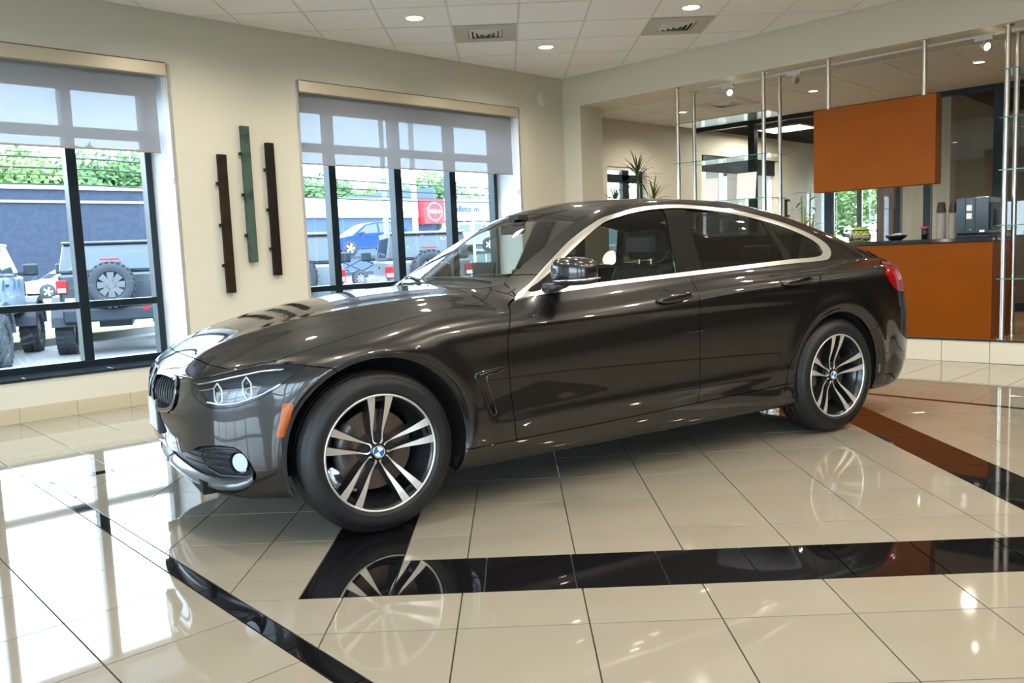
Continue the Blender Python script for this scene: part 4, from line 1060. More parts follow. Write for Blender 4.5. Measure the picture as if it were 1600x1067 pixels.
# lower intake and fog lamp
def fogs(k, sgn):
    o = part_mesh('fog_lamp_recess', FG, pblack, k, -.040, -.040)
    fogin = [(-.10, .378), (.015, .392), (.156, .392), (.203, .370), (.236, .330), (.246, .295), (.22, .272), (.03, .272), (-.07, .295), (-.13, .335)]
    pts = []
    for a in fogin:
        q = front_pt(a[0], a[1], .022)
        if q: pts.append(q[0])
    cpart(MB().tube(mirror_pts(pts, sgn), .006, 6, closed=True), 'insert_frame', pblack, o)
    for zz in (.318, .345, .368):
        pts = [front_pt(s, zz - .02 * (s + .3), .018) for s in np.linspace(-.30, .10, 12)]
        cpart(MB().tube(mirror_pts([p[0] for p in pts if p], sgn), .0035, 5), 'fin', pblack, o)
    for zz in (.318, .345, .370):
        pts = [front_pt(s, zz - .02 * (s + .3), .030) for s in np.linspace(-.02, .12, 5)]
        cpart(MB().tube(mirror_pts([p[0] for p in pts if p], sgn), .0035, 5), 'rib', pblack, o)
    # body coloured lower lip blade
    blade_ = MB(); n = 26; vs = []; fs = []
    for i in range(n + 1):
        s = -.70 + .96 * i / n; zt = np.interp(s, [-.7, -.45, -.2, 0, .15, .23, .26], [.245, .240, .232, .236, .248, .268, .292])
        for dd, dz in ((.034, .012), (.006, .004), (-.004, -.010), (.004, -.030), (.030, -.034)):
            q = front_pt(s, zt + dz, dd); p = q[0] if q else Vector((-.64, 0, zt)); vs.append((p.x, p.y * sgn, p.z))
    for i in range(n):
        for j in range(4): fs.append((i * 5 + j, i * 5 + 5 + j, i * 5 + 6 + j, i * 5 + 1 + j))
    cpart(blade_.add(vs, fs, True), 'lip_blade', MATS['lip_blue'] if 'lip_blue' in MATS else mat('lip_blue', (.13, .14, .15), .3, metal=.6, coat=.6), o)
    q = front_pt(.185, .338, .012); p, nn = q; a = (Vector((-1, -.75, 0))).normalized()
    P_ = lambda d: [(x[0], x[1] * sgn, x[2]) for x in [p + a * d]][0]
    cpart(MB().cyl(P_(.006), P_(-.03), .044, .040, 28, caps=False), 'lamp_bezel', pblack, o)
    cpart(MB().cyl(P_(-.02), P_(-.022), .040, .038, 28), 'lamp_back', lchr, o)
    cpart(MB().cyl(P_(-.003), P_(-.012), .036, .036, 28), 'fog_lens', mat('fog_lens', (.32, .34, .36), .12, metal=.5) if k == 0 else MATS['fog_lens'], o, label='clear round lens')
both(fogs)
# number plate holder
pl = cpart(MB().box(-.712, -.64, -.125, .10, .385, .535), 'plate_holder', pblack, bev=.006)
cpart(MB().box(-.716, -.7115, -.100, .09, .400, .530), 'plate', mat('plate_white', (.72, .72, .72), .4), pl, label='plain white plate')
# parking sensors
for s, z in ((.0, .455), (-.22, .38)):
    q = front_pt(s, z, -.0005)
    for sgn in (1, -1): a = [(x[0], x[1] * sgn, x[2]) for x in (q[0], q[0] - q[1] * .004)]; cpart(MB().cyl(a[0], a[1], .009, n=16), 'parking_sensor', paint)
# side vent, handles, mirror
def sides(k, sgn):
    sy = lambda x, z, d=0: (x, (surf_y(x, z) - d) * sgn, z)
    outl = [(.430, .592), (.448, .606), (.50, .613), (.567, .620), (.572, .612), (.560, .603), (.500, .594), (.487, .585), (.490, .56), (.508, .50), (.530, .428), (.522, .418), (.510, .420), (.478, .49), (.445, .56)]
    vent_ = cpart(MB().add([sy(x, z, .004) for x, z in outl], [tuple(range(len(outl)))]), 'fender_vent', gblack)
    cpart(MB().tube([sy(x, z, .003) for x, z in smoothpoly(outl, 2)], .0018, 5, closed=True), 'vent_trim', MATS['dark_chrome'], vent_)
    cpart(MB().tube([sy(x, z, .004) for x, z in [(.452, .598), (.50, .605), (.562, .612)]], .0045, 5), 'vent_bar', paint, vent_)
    for cx, cz, tl in ((1.560, .853, .03), (2.440, .889, .028)):
        # dark cup
        n = 24; yb = surf_y(cx, cz)
        ring = [(cx - .01 + .062 * math.cos(2 * PI * i / n), cz + .012 + .031 * math.sin(2 * PI * i / n)) for i in range(n)]
        cup = cpart(MB().add([sy(x, z, .0015) for x, z in ring], [tuple(range(n))]), 'handle_cup', linerm)
        cpart(MB().tube([sy(x, z, .0012) for x, z in ring], .0015, 4, closed=True), 'cup_edge', paint, cup)
        L = .118; vs = []; fs = []; m_ = 20; q_ = 10
        for i in range(m_ + 1):
            t = -1 + 2 * i / m_; x = cx + .008 + L * t; bulge = (1 - abs(t) ** 2.6); zc = cz + .002 + tl * .35 * t
            yy = surf_y(cx + .008 + L * max(-.9, min(.9, t)), zc) - .004 - .030 * max(0, 1 - t * t) ** .5 * 1.0
            hh = .0045 + .0165 * max(0, 1 - abs(t) ** 2.2) ** .6
            for j in range(q_):
                a = 2 * PI * j / q_; vs.append((x, (yy - .008 * math.cos(a)) * sgn, zc + hh * math.sin(a)))
        for i in range(m_):
            for j in range(q_): fs.append((i * q_ + j, i * q_ + (j + 1) % q_, (i + 1) * q_ + (j + 1) % q_, (i + 1) * q_ + j))
        fs += [tuple(range(q_)), tuple(range(m_ * q_, (m_ + 1) * q_))]
        h = cpart(MB().add(vs, fs, True), 'door_handle', paint)
        if cx < 2: cpart(MB().cyl((cx + .108, (surf_y(cx + .1, cz) - .018) * sgn, cz + .010), (cx + .108, (surf_y(cx + .1, cz) - .026) * sgn, cz + .010), .008, n=16), 'lock_cap', chromet, h)
        # fix the bar to the skin with its two feet
        for dx in (-.095, .105):
            y_ = surf_y(cx + dx, cz + tl * .3 * dx / .118); cpart(MB().box(cx + dx - .014, cx + dx + .014, *sorted(((y_ - .016) * sgn, (y_ + .01) * sgn)), cz + tl * .3 * dx / .118 - .007, cz + tl * .3 * dx / .118 + .007), 'foot', paint, h, bev=.003)
    # mirror: rounded housing tapering to the door
    def shell(c, r, ex, cutz=None, n=28, m_=18):
        vs = []; fs = []
        for i in range(m_ + 1):
            ph = -PI / 2 + PI * i / m_
            for j in range(n):
                th = 2 * PI * j / n
                e = lambda v, p_: math.copysign(abs(v) ** p_, v)
                x = r[0] * e(math.cos(ph), ex) * e(math.cos(th), .9); y = r[1] * e(math.cos(ph), ex) * e(math.sin(th), .75); z = r[2] * e(math.sin(ph), ex)
                if cutz is not None: z = max(z, cutz)
                x += .13 * max(z, -.03) * (1 if x > 0 else .2) - .10 * (y + r[1]) * (x < 0) * .6
                z *= 1 - .22 * max(0, (y + r[1]) / (2 * r[1]) * 0) - .16 * max(0, -y / r[1]) * (z > 0)
                vs.append((c[0] + x + .22 * (y + r[1]) * 0, (c[1] + y) * sgn, c[2] + z))
        for i in range(m_):
            for j in range(n): fs.append((i * n + j, i * n + (j + 1) % n, (i + 1) * n + (j + 1) % n, (i + 1) * n + j))
        return MB().add(vs, fs, True)
    cx, cyy, cz = (.935, -.945, 1.012) if sgn > 0 else (1.16, -.875, 1.0)
    cap = cpart(shell((cx, cyy, cz), (.078, .118, .064), .62, -.040), 'mirror_cap', paint)
    cpart(shell((cx + .002, cyy, cz - .036), (.076, .117, .026), .7), 'mirror_base', pblack, cap)
    cpart(MB().tube([(cx - .050, (cyy + .10) * sgn, cz - .040), (cx - .076, (cyy + .05) * sgn, cz - .040), (cx - .080, (cyy - .03) * sgn, cz - .038), (cx - .060, (cyy - .09) * sgn, cz - .036), (cx - .01, (cyy - .12) * sgn, cz - .034), (cx + .05, (cyy - .112) * sgn, cz - .032)], .0055, 6), 'turn_signal', lchr, cap)
    cpart(MB().box(cx + .060, cx + .072, *sorted(((cyy - .075) * sgn, (cyy + .07) * sgn)), cz - .034, cz + .034), 'mirror_glass', chromet, cap, bev=.01)
    cpart(MB().tube([(cx - .01, (cyy + .06) * sgn, cz - .052), (cx - .04, (-.84) * sgn, cz - .070), (cx - .06, -.79 * sgn, cz - .075)], [.022, .02, .026], 10), 'mirror_arm', pblack, cap)
both(sides)
# roof edge mouldings, wipers, washer nozzles
def ztop(x, y, f=None):
    zs = np.linspace(1.6, .5, 900); v = (f or f_body)(np.full(900, x), np.full(900, y), zs); return float(zs[(v < 0).argmax()])
for sgn in (1, -1):
    cpart(MB().tube([(x, -y * sgn, ztop(x, -y) + .0005) for x, y in [(1.30, .507), (1.45, .511), (1.7, .517), (2.0, .52), (2.3, .517), (2.6, .506)]], .0045, 6), 'roof_moulding', pblack)
for y0, y1 in ((-.50, .06), (.12, .62)):
    pts = []
    for i in range(8):
        t = i / 7; y = y0 + (y1 - y0) * t; x = .675 + .32 * y * y + .03 * math.sin(t * 2.6); pts.append((x, y, ztop(x, y) + .008))
    wz = cpart(MB().tube(pts, .006, 6), 'wiper', pblack)
# trunk spoiler lip
vs = []; fs = []; n = 24
for i in range(n + 1):
    y = -.64 + 1.28 * i / n; x0 = 3.60 - .10 * (y / .9) ** 2 - .16 * abs(y / .9) ** 5
    for dx, dz in ((-.05, .001), (-.01, .006), (.045, .022), (.055, .018), (.035, -.02)):
        e_ = 1 - abs(y / .64) ** 4; xx_ = x0 + dx * (.3 + .7 * e_); vs.append((xx_, y, ztop(x0 + min(dx, .0), y) + dz * .7 * e_ - .003 * (1 - e_)))
for i in range(n):
    for j in range(4): fs.append((i * 5 + j, i * 5 + 1 + j, i * 5 + 6 + j, i * 5 + 5 + j))
fs += [(0, 1, 2, 3, 4), tuple(n * 5 + j for j in (4, 3, 2, 1, 0))]
cpart(MB().add(vs, fs, True), 'spoiler_lip', paint)
# arch liners and underbody
for cx, cz, r0 in ARCH:
    for sgn in (1, -1):
        al = cpart(MB().lathe([(r0 + .012, -.862 * sgn), (r0 + .014, -.60 * sgn), (.02, -.595 * sgn)], c=(cx, 0, cz), ax='y', n=40, a0=-.35, a1=PI + .35), 'wheel_arch_liner', linerm)
cpart(MB().box(.36, 2.47, -.82, .82, .19, .24).box(-.62, -.30, -.52, .52, .19, .24).box(3.12, 3.66, -.6, .6, .24, .30).box(-.35, 3.2, -.56, .56, .22, .28), 'underbody', linerm)

# wheels
tire = mat('tire_rubber', (.0075, .0075, .008), .5, bump=(120, .15)); gun = mat('wheel_gunmetal', (.035, .038, .042), .28, metal=.7, coat=.4); mach = mat('wheel_machined', (.80, .77, .72), .36, metal=.75)
disc = mat('brake_disc', (.17, .12, .09), .4, metal=.8); blue = mat('roundel_blue', (.01, .16, .55), .25); whit = mat('roundel_white', (.8, .8, .8), .25)
def wheel(x, sgn, label, steer=0):
    Y = -.895 * sgn
    prof = [(.200, -.105), (.226, -.110), (.232, -.108), (.232, -.098), (.220, -.09), (.215, -.03), (.215, .05), (.221, .078), (.228, .090), (.233, .094), (.2385, .096), (.240, .100), (.2385, .104), (.2345, .102), (.231, .092), (.226, .080), (.221, .070), (.19, .0), (.185, -.08), (.2, -.105)]
    # local frame: +h outwards
    ax = lambda r, h: (r, -h * sgn)
    w_ = MB().lathe([ax(r, h) for r, h in prof], ax='y', n=72).build('wheel', gun, car, (x, -.785 * sgn, .330)); w_.rotation_euler = (0, 0, steer)
    if label: w_['label'] = label
    MB().lathe([ax(r, h) for r, h in [(.2395, .1035), (.2375, .1065), (.231, .1055), (.2305, .100)]], ax='y', n=72).build('rim_edge', mach, w_, fixn=True)
    tp = [(.236, -.100), (.245, -.108), (.270, -.118), (.295, -.112), (.309, -.098), (.3175, -.09), (.3275, -.07)]
    for a in (-.058, -.02, .02, .058): tp += [(.3295, a - .006), (.3225, a - .004), (.3225, a + .004), (.3295, a + .006)]
    tp += [(.3275, .070), (.324, .080), (.3175, .090), (.309, .098), (.306, .0985), (.303, .102), (.297, .108), (.284, .1135), (.268, .1165), (.256, .1125), (.252, .1135), (.246, .109), (.2385, .101), (.232, .09), (.23, -.09), (.236, -.1)]
    MB().lathe([ax(r, h) for r, h in tp], ax='y', n=120).build('tire', tire, w_)
    tb = MB()
    for k in range(76):
        a = 2 * PI * k / 76; c_, s_ = math.cos(a), math.sin(a)
        for h0, h1, r_ in ((.066, .092, .3300), (-.092, -.066, .3300)):
            vs = []
            for da in (-.030, .030):
                for h, rr in ((h0 if h0 > 0 else h1, r_), (h1 if h0 > 0 else h0, r_ - .0135), (h1 if h0 > 0 else h0, r_ - .019), (h0 if h0 > 0 else h1, r_ - .012)):
                    sh = .012 * (1 if h == h1 else 0) * sgn; vs.append((rr * math.cos(a + da + sh), -h * sgn, rr * math.sin(a + da + sh)))
            tb.add(vs, [(0, 1, 2, 3), (7, 6, 5, 4), (0, 4, 5, 1), (1, 5, 6, 2), (3, 7, 4, 0)])
    tag(tb.build('tread_blocks', tire, w_), kind='stuff')
    # brake disc and caliper
    MB().cyl((0, -.0 * sgn, 0), (0, -.012 * sgn, 0), .165, n=40).build('brake_disc', disc, w_); MB().cyl((0, -.01 * sgn, 0), (0, -.05 * sgn, 0), .075, n=28).build('hub', gun, w_)
    MB().lathe([ax(r, h) for r, h in [(.12, -.03), (.172, -.03), (.172, .045), (.12, .045), (.12, -.03)]], ax='y', n=10, a0=2.3, a1=3.5).build('caliper', MATS['caliper_grey'] if 'caliper_grey' in MATS else mat('caliper_grey', (.12, .12, .12), .4, metal=.5), w_)
    # five double spokes with machined faces
    fy = lambda r: .088 - .030 * math.exp(-((r - .07) / .07) ** 2) + .012 * max(0, (r - .15) / .09)
    for p_ in range(5):
        A = math.radians(88 + 72 * p_)
        u = (math.cos(A), math.sin(A)); v = (-math.sin(A), math.cos(A))
        for sd_ in (1, -1):
            vs = []; fs = []; rs = [.040, .055, .075, .10, .13, .16, .19, .215, .236]
            for r in rs:
                t = (r - .05) / .18; ii_ = .0165 + .0035 * max(0, t); oo = .0235 + .034 * max(0, t) ** 1.15; ch = .004
                h = fy(r)
                for off, hh in ((ii_, h - .045), (ii_, h - .003), (ii_ + .0015, h), (oo - .0015, h), (oo, h - .004), (oo + .006, h - .045)):
                    o_ = off * sd_; vs.append((u[0] * r + v[0] * o_, -hh * sgn, u[1] * r + v[1] * o_))
            for i in range(len(rs) - 1):
                for j in range(5): fs.append((i * 6 + j, i * 6 + j + 1, i * 6 + 7 + j, i * 6 + 6 + j))
            fs += [tuple(range(6)), tuple(range((len(rs) - 1) * 6, len(rs) * 6))]
            me = MB().add(vs, fs).mesh('spoke', gun); me.materials.append(mach)
            for i, pl_ in enumerate(me.polygons):
                if i < (len(rs) - 1) * 5 and i % 5 == 2: pl_.material_index = 1
            bm_ = bmesh.new(); bm_.from_mesh(me); bmesh.ops.recalc_face_normals(bm_, faces=bm_.faces); bm_.to_mesh(me); bm_.free()
            inst('spoke', me, w_)
        # rounded hub end of each pair
        pts = []
        for i in range(13):
            t = PI / 2 + PI * i / 12; r = .048 + .020 * math.cos(t) * .9; o_ = .0200 * math.sin(t); pts.append((u[0] * r + v[0] * o_, -(fy(r) - .004) * sgn, u[1] * r + v[1] * o_))
        MB().tube(pts, .0042, 6).build('spoke_end', mach, w_)
        # pocket floor between the two
        vs = []
        for r, o_, h in ((.075, -.018, .03), (.075, .018, .03), (.232, .020, .072), (.232, -.020, .072)): vs.append((u[0] * r + v[0] * o_, -h * sgn, u[1] * r + v[1] * o_))
        if True: MB().add([vs[2], vs[3], (u[0] * .205 - v[0] * .02, -.066 * sgn, u[1] * .205 - v[1] * .02), (u[0] * .205 + v[0] * .02, -.066 * sgn, u[1] * .205 + v[1] * .02)], [(0, 1, 2, 3)]).build('pocket', gun, w_)
        MB().cyl((u[0] * .056, -.02 * sgn, u[1] * .056), (u[0] * .056, -.044 * sgn, u[1] * .056), .009, n=12).build('wheel_bolt', gun, w_)
    MB().lathe([ax(r, h) for r, h in [(.052, .0), (.050, .045), (.036, .062), (.034, .066), (.001, .066)]], ax='y', n=32).build('hub_center', gun, w_)
    MB().lathe([ax(r, h) for r, h in [(.034, .064), (.034, .070), (.031, .0725), (.001, .0725)]], ax='y', n=32).build('cap', gblack, w_)
    for q4 in range(4):
        vs = [(0, -.0735 * sgn, 0)] + [(.021 * math.cos(q4 * PI / 2 + i * PI / 16 + .35), -.0735 * sgn, .021 * math.sin(q4 * PI / 2 + i * PI / 16 + .35)) for i in range(9)]
        MB().add(vs, [(0, i, i + 1) for i in range(1, 9)]).build('roundel_quarter', blue if q4 % 2 else whit, w_, fixn=False)
    MB().tube([(.0245 * math.cos(2 * PI * i / 28), -.0733 * sgn, .0245 * math.sin(2 * PI * i / 28)) for i in range(28)], .0016, 5, closed=True).build('roundel_ring', mach, w_)
for x, sgn, l in ((0, 1, None), (2.81, 1, None), (0, -1, None), (2.81, -1, None)): wheel(x, sgn, l)

# interior
leather = mat('seat_leather', (.022, .026, .030), .42); trimd = mat('cabin_trim', (.014, .014, .013), .6); headl = mat('headliner', (.10, .085, .06), .85)
def cushion(mb, x0, x1, y0, y1, z0, z1): return mb.box(x0, x1, y0, y1, z0, z1)
def seat(x, y, name='front_seat', wd=.26):
    s = cpart(MB().box(x - .27, x + .22, y - wd, y + wd, .33, .50), name, leather, bev=.04)
    vs = [(x + .14, y - wd, .46), (x + .28, y - wd, .46), (x + .28, y + wd, .46), (x + .14, y + wd, .46), (x + .36, y - wd * .82, 1.02), (x + .46, y - wd * .82, 1.00), (x + .46, y + wd * .82, 1.00), (x + .36, y + wd * .82, 1.02)]
    cpart(MB().add(vs, [(0, 3, 2, 1), (4, 5, 6, 7), (0, 1, 5, 4), (1, 2, 6, 5), (2, 3, 7, 6), (3, 0, 4, 7)]), 'backrest', leather, s, bev=.035)
    for dy in (-.05, .05): cpart(MB().cyl((x + .41, y + dy, 1.0), (x + .42, y + dy, 1.06), .006, n=10), 'headrest_post', chromet, s)
    cpart(MB().box(x + .37, x + .47, y - .135, y + .135, 1.04, 1.20), 'headrest', leather, s, bev=.04)
for y in (-.37, .37): seat(1.42, y)
rs_ = cpart(MB().box(2.12, 2.62, -.62, .62, .36, .52), 'rear_seat', leather, bev=.04)
cpart(MB().add([(2.50, -.60, .5), (2.64, -.60, .5), (2.64, .60, .5), (2.50, .60, .5), (2.72, -.52, 1.0), (2.82, -.52, .98), (2.82, .52, .98), (2.72, .52, 1.0)], [(0, 3, 2, 1), (4, 5, 6, 7), (0, 1, 5, 4), (1, 2, 6, 5), (2, 3, 7, 6), (3, 0, 4, 7)]), 'backrest', leather, rs_, bev=.03)
for y in (-.34, .34): cpart(MB().box(2.73, 2.82, y - .13, y + .13, .99, 1.09), 'headrest', leather, rs_, bev=.03)
ds = cpart(MB().prism([(.72, .80), (.74, .93), (.90, .985), (1.08, .975), (1.16, .90), (1.12, .70), (.8, .6)], -.70, .70, 'y'), 'dashboard', trimd, bev=.015)
cpart(MB().box(1.02, 1.05, -.52, -.26, .975, 1.02), 'instrument_hood', trimd, ds, bev=.01); cpart(MB().box(1.00, 1.015, -.12, .12, .98, 1.06), 'screen', gblack, ds, bev=.004)
sw_ = cpart(MB().tube([(1.17 + .06 * math.sin(a), -.37 + .185 * math.cos(a), .89 + .175 * math.sin(a)) for a in [2 * PI * i / 32 for i in range(32)]], .014, 8, closed=True), 'steering_wheel', trimd)
cpart(MB().tube([(1.17, -.55, .89), (1.165, -.37, .88), (1.17, -.19, .89)], .018, 8).tube([(1.165, -.37, .88), (1.12, -.37, .72)], .02, 8), 'spokes', trimd, sw_)
rm = cpart(MB().box(1.19, 1.215, -.12, .12, 1.205, 1.268), 'interior_mirror', trimd, bev=.012)
cpart(MB().cyl((1.205, 0, 1.26), (1.23, 0, 1.31), .012, n=10).box(1.21, 1.27, -.05, .05, 1.285, 1.31), 'mirror_mount', trimd, rm)
cpart(MB().box(.75, 2.9, -.78, .78, .27, .33).box(1.1, 2.2, -.11, .11, .33, .62), 'cabin_floor', trimd)
cpart(MB().box(2.80, 3.15, -.58, .58, .93, .96), 'parcel_shelf', trimd)
# ================================================================== OUTSIDE THE WINDOWS
GZ = -.3
asph = mat('lot_concrete', (.16, .165, .172), .8, var=(1.5, (.20, .205, .212), .35, .65)); grass = mat('lawn', (.09, .18, .02), .9, var=(8, (.15, .26, .04), .4, .6)); kerb = mat('kerb', (.22, .21, .19), .8)
gr = tag(MB().box(-60, 90, -60, 100, GZ - .4, GZ).build('ground', asph), kind='structure')
gr.location.z = 0
kx = MB(); kd = Vector((1.0, .42, 0)).normalized()
def KF(s, o, z): return Vector((2.91, 14.75, 0)) + kd * s + Vector((-kd.y, kd.x, 0)) * o + Vector((0, 0, z))
tag(MB(KF).box(-20, 12, 0, .15, GZ, GZ + .14).build('trim_2', kerb), kind='structure')
tag(MB(KF).box(-20, 12, .15, 3.6, GZ, GZ + .12).build('grass_verge', grass), kind='structure')
linem = mat('lot_line_paint', (.6, .6, .6), .7)
for k, (x, y) in enumerate(((.9, 9.6), (3.9, 9.4))): pass
tag(MB().prism([(-.5, 9.4), (-.4, 9.3), (3.2, 11.5), (3.1, 11.6)], GZ, GZ + .004).build('trim_3', linem), kind='structure')

# far building across the road
bluew = mat('slate_blue_brick', (.020, .031, .056), .8, bump=(30, .3), var=(6, (.026, .039, .068), .4, .6)); whitew = mat('white_fascia', (.55, .60, .64), .6); bandw = mat('steel_blue_panel', (.045, .085, .16), .6)
b = thing('brick_building', 'long slate-blue brick building with white coping seen through the left window', 'building', (9.58, 57.92, -1.98))
b.scale = (2.2, 2.2, 2.2)
MB().box(-14, 8.6, 0, 12, 0, 3.82).build('wall', bluew, b); MB().box(-14.1, 8.7, -.08, 12, 3.82, 3.95).build('coping', whitew, b)
MB().box(-14, 8.6, -.06, -.01, 3.42, 3.50).build('string_course', kerb, b)
d = thing('dealership_building', 'white and slate-blue dealership with a red sign seen through the right window', 'building', (29.16, 57.92, -1.98))
d.scale = (2.2, 2.2, 2.2)
MB().box(.2, 6.9, .0, 12, 0, 2.98).build('wall', bandw, d); MB().box(.1, 7.0, -.12, 12, 2.98, 3.72).build('fascia', whitew, d)
MB().box(5.3, 6.1, -.05, 0, 0, 2.9).build('door_bay', MATS['lounge_ceiling'], d)
MB().box(8.3, 24, -.12, 12, 2.85, 3.76).build('fascia', whitew, d)
MB().box(7.0, 8.3, .3, 12, 0, 4.2).build('tower', bandw, d)
cg = mat('shop_glass', (.10, .17, .19), .06, coat=.5)
for k in range(11):
    MB().box(8.35 + k * 1.15, 8.35 + k * 1.15 + 1.09, 0, .05, .3, 2.80).build('shop_pane', cg, d); MB().box(8.29 + k * 1.15, 8.36 + k * 1.15, -.05, .06, .1, 2.85).build('shop_mullion', whitew, d)
MB().box(8.3, 21, -.04, .06, 1.55, 1.62).build('shop_transom', whitew, d)
redm = mat('sign_red', (.55, .02, .03), .4); whs = mat('sign_white', (.85, .85, .85), .5)
MB().box(7.02, 8.06, -.5, .1, 2.72, 3.72).build('sign_box', redm, d)
def text(body, size, m, parent, loc, rot=(PI / 2, 0, 0), ext=.01, bold=0):
    c = bpy.data.curves.new('lettering', 'FONT'); c.body = body; c.size = size; c.extrude = ext; c.align_x = 'CENTER'; c.align_y = 'CENTER'; c.offset = bold; c.resolution_u = 3
    t_ = bpy.data.objects.new('lettering', c); COL.objects.link(t_); bpy.context.view_layer.update()
    me = bpy.data.meshes.new_from_object(t_.evaluated_get(bpy.context.evaluated_depsgraph_get())); COL.objects.unlink(t_); bpy.data.objects.remove(t_)
    me.materials.clear(); me.materials.append(m); o = bpy.data.objects.new('lettering', me); COL.objects.link(o); o.parent = parent; o.location = loc; o.rotation_euler = rot; return o
text('NISSAN', .225, whs, d, (7.55, -.52, 3.20), bold=.001)
for a0, a1 in ((.30, PI - .30), (PI + .30, 2 * PI - .30)):
    MB().tube([(7.55 + .36 * math.cos(a0 + (a1 - a0) * i / 20), -.51, 3.20 + .36 * math.sin(a0 + (a1 - a0) * i / 20)) for i in range(21)], .019, 8).build('sign_arc', whs, d)
text('Middletown', .375, mat('sign_blue', (.02, .06, .18), .5), d, (9.36, -.14, 3.34), bold=.006)

# poles and wires
def post(x, y, h, r, m, label, nm='lamp_post'):
    o = thing(nm, label, 'pole', (x, y, GZ)); MB().cyl((0, 0, 0), (0, 0, h), r, r * .8, 14).build('shaft', m, o); MB().box(-r * 2, r * 2, -r * 2, r * 2, 0, .25).build('base', kerb, o); return o
creamp = mat('cream_post', (.50, .45, .36), .6); greenp = mat('weathered_pole', (.20, .27, .24), .8)
p = post(16.08, 20, 7.5, .10, creamp, 'cream lamp post across the road, right of a window mullion'); MB().box(-.6, .6, -.1, .1, 7.4, 7.55).build('arm', creamp, p)
p = post(15.6, 21, 8.5, .09, greenp, 'grey-green utility pole beside the cream lamp post', 'utility_pole'); MB().box(-1, 1, -.06, .06, 7.6, 7.75).build('crossarm', greenp, p)
p = post(21.2, 23, 4.1, .06, whs, 'slim white pole standing in front of the red sign'); MB().cyl((0, 0, 4.1), (0, 0, 4.3), .12, n=12).build('lamp_head', whs, p)
wire = mat('cable_black', (.02, .03, .03), .6)
for k, (z0, z1, lab) in enumerate(((3.6, 3.22, 'topmost overhead cable crossing the windows'), (3.39, 3.02, 'second overhead cable from the top crossing the windows'), (3.05, 2.80, 'lowest overhead cable just above the blue building roof'), (3.78, 3.40, 'thin upper cable partly behind the blinds'), (3.30, 2.90, 'thin cable between the two thicker ones'))):
    pts = []
    for i in range(41):
        t = i / 40; x = -10 + 45 * t; pts.append((x, 18 + .2 * k, z0 if x < 6 else z0 + (z1 - z0) * ((x - 6) / 12) ** 1.0 + (.25 * math.sin(PI * min(1, max(0, (x - 6) / 12)))) * -.3))
    tag(MB().tube(pts, .022 if k < 3 else .012, 6).build('overhead_cable', wire), lab, 'cable', 'overhead cables')

# trees
lf1 = mat('tree_leaf_light', (.10, .19, .04), .8, var=(.9, (.19, .31, .09), .35, .65)); lf2 = mat('tree_leaf_mid', (.05, .13, .035), .8, var=(.9, (.11, .22, .06), .35, .65)); bark = mat('bark', (.10, .07, .05), .9)
def tree(x, y, h, r, m, label, seed, n=4200, leaf=.40):
    rg = random.Random(seed); o = thing('leafy_tree', label, 'tree', (x, y, GZ), 0, 'trees behind the buildings')
    MB().cyl((0, 0, 0), (0, 0, h * .6), .2, .1, 10).build('trunk', bark, o)
    blobs = [(rg.uniform(-r, r) * .75, rg.uniform(-r, r) * .5, h * rg.uniform(.55, .9), r * rg.uniform(.35, .6)) for _ in range(12)]
    mb = MB(); vs = []; fs = []
    for k in range(n):
        bx_, by_, bz, br_ = blobs[k % 12]; a = rg.uniform(0, 2 * PI); c = rg.uniform(-1, 1); rr = br_ * rg.uniform(.6, 1.0); s_ = math.sqrt(1 - c * c)
        p = Vector((bx_ + rr * s_ * math.cos(a), by_ + rr * s_ * math.sin(a), bz + rr * c * .8)); u = Vector((rg.gauss(0, 1), rg.gauss(0, 1), rg.gauss(0, 1))).normalized(); w_ = u.orthogonal().normalized()
        q = leaf * rg.uniform(.6, 1.3); i = len(vs); vs += [p - u * q, p + w_ * q * .6, p + u * q, p - w_ * q * .6]; fs.append((i, i + 1, i + 2, i + 3))
    tag(mb.add(vs, fs).build('crown', m, o, fixn=False), kind='stuff'); return o
tree(18.8, 86.5, 12.8, 6.0, lf1, 'light green tree at the far left of the left window', 1)
tree(27.6, 88.7, 13.5, 6.4, lf2, 'mid green tree over the blue roof in the right pane of the left window', 2)
tree(10.2, 90.9, 12.2, 6.4, lf2, 'green tree beyond the left picture edge', 3)
tree(22.8, 95.3, 11.3, 6.0, lf1, 'pale tree between the two trees of the left window', 4)
tree(43.9, 90.9, 12.6, 6.0, lf1, 'light tree at the left edge of the right window', 5)
tree(53.6, 88.7, 11.3, 6.0, lf2, 'tree above the white fascia in the second pane of the right window', 6)
tree(65.7, 95.3, 11.3, 6.0, lf1, 'tree behind the red sign and cream post', 7)
tree(74.5, 90.9, 12.2, 6.9, lf2, 'tree at the right end of the dealership roof', 8)
tree(22, 8.6, 3.6, 1.9, lf1, 'pale tree seen through the small office window, left', 9, 9000, .07)
tree(24.5, 6.4, 4.2, 1.9, lf1, 'pale tree seen through the small office window, right', 10, 9000, .07)

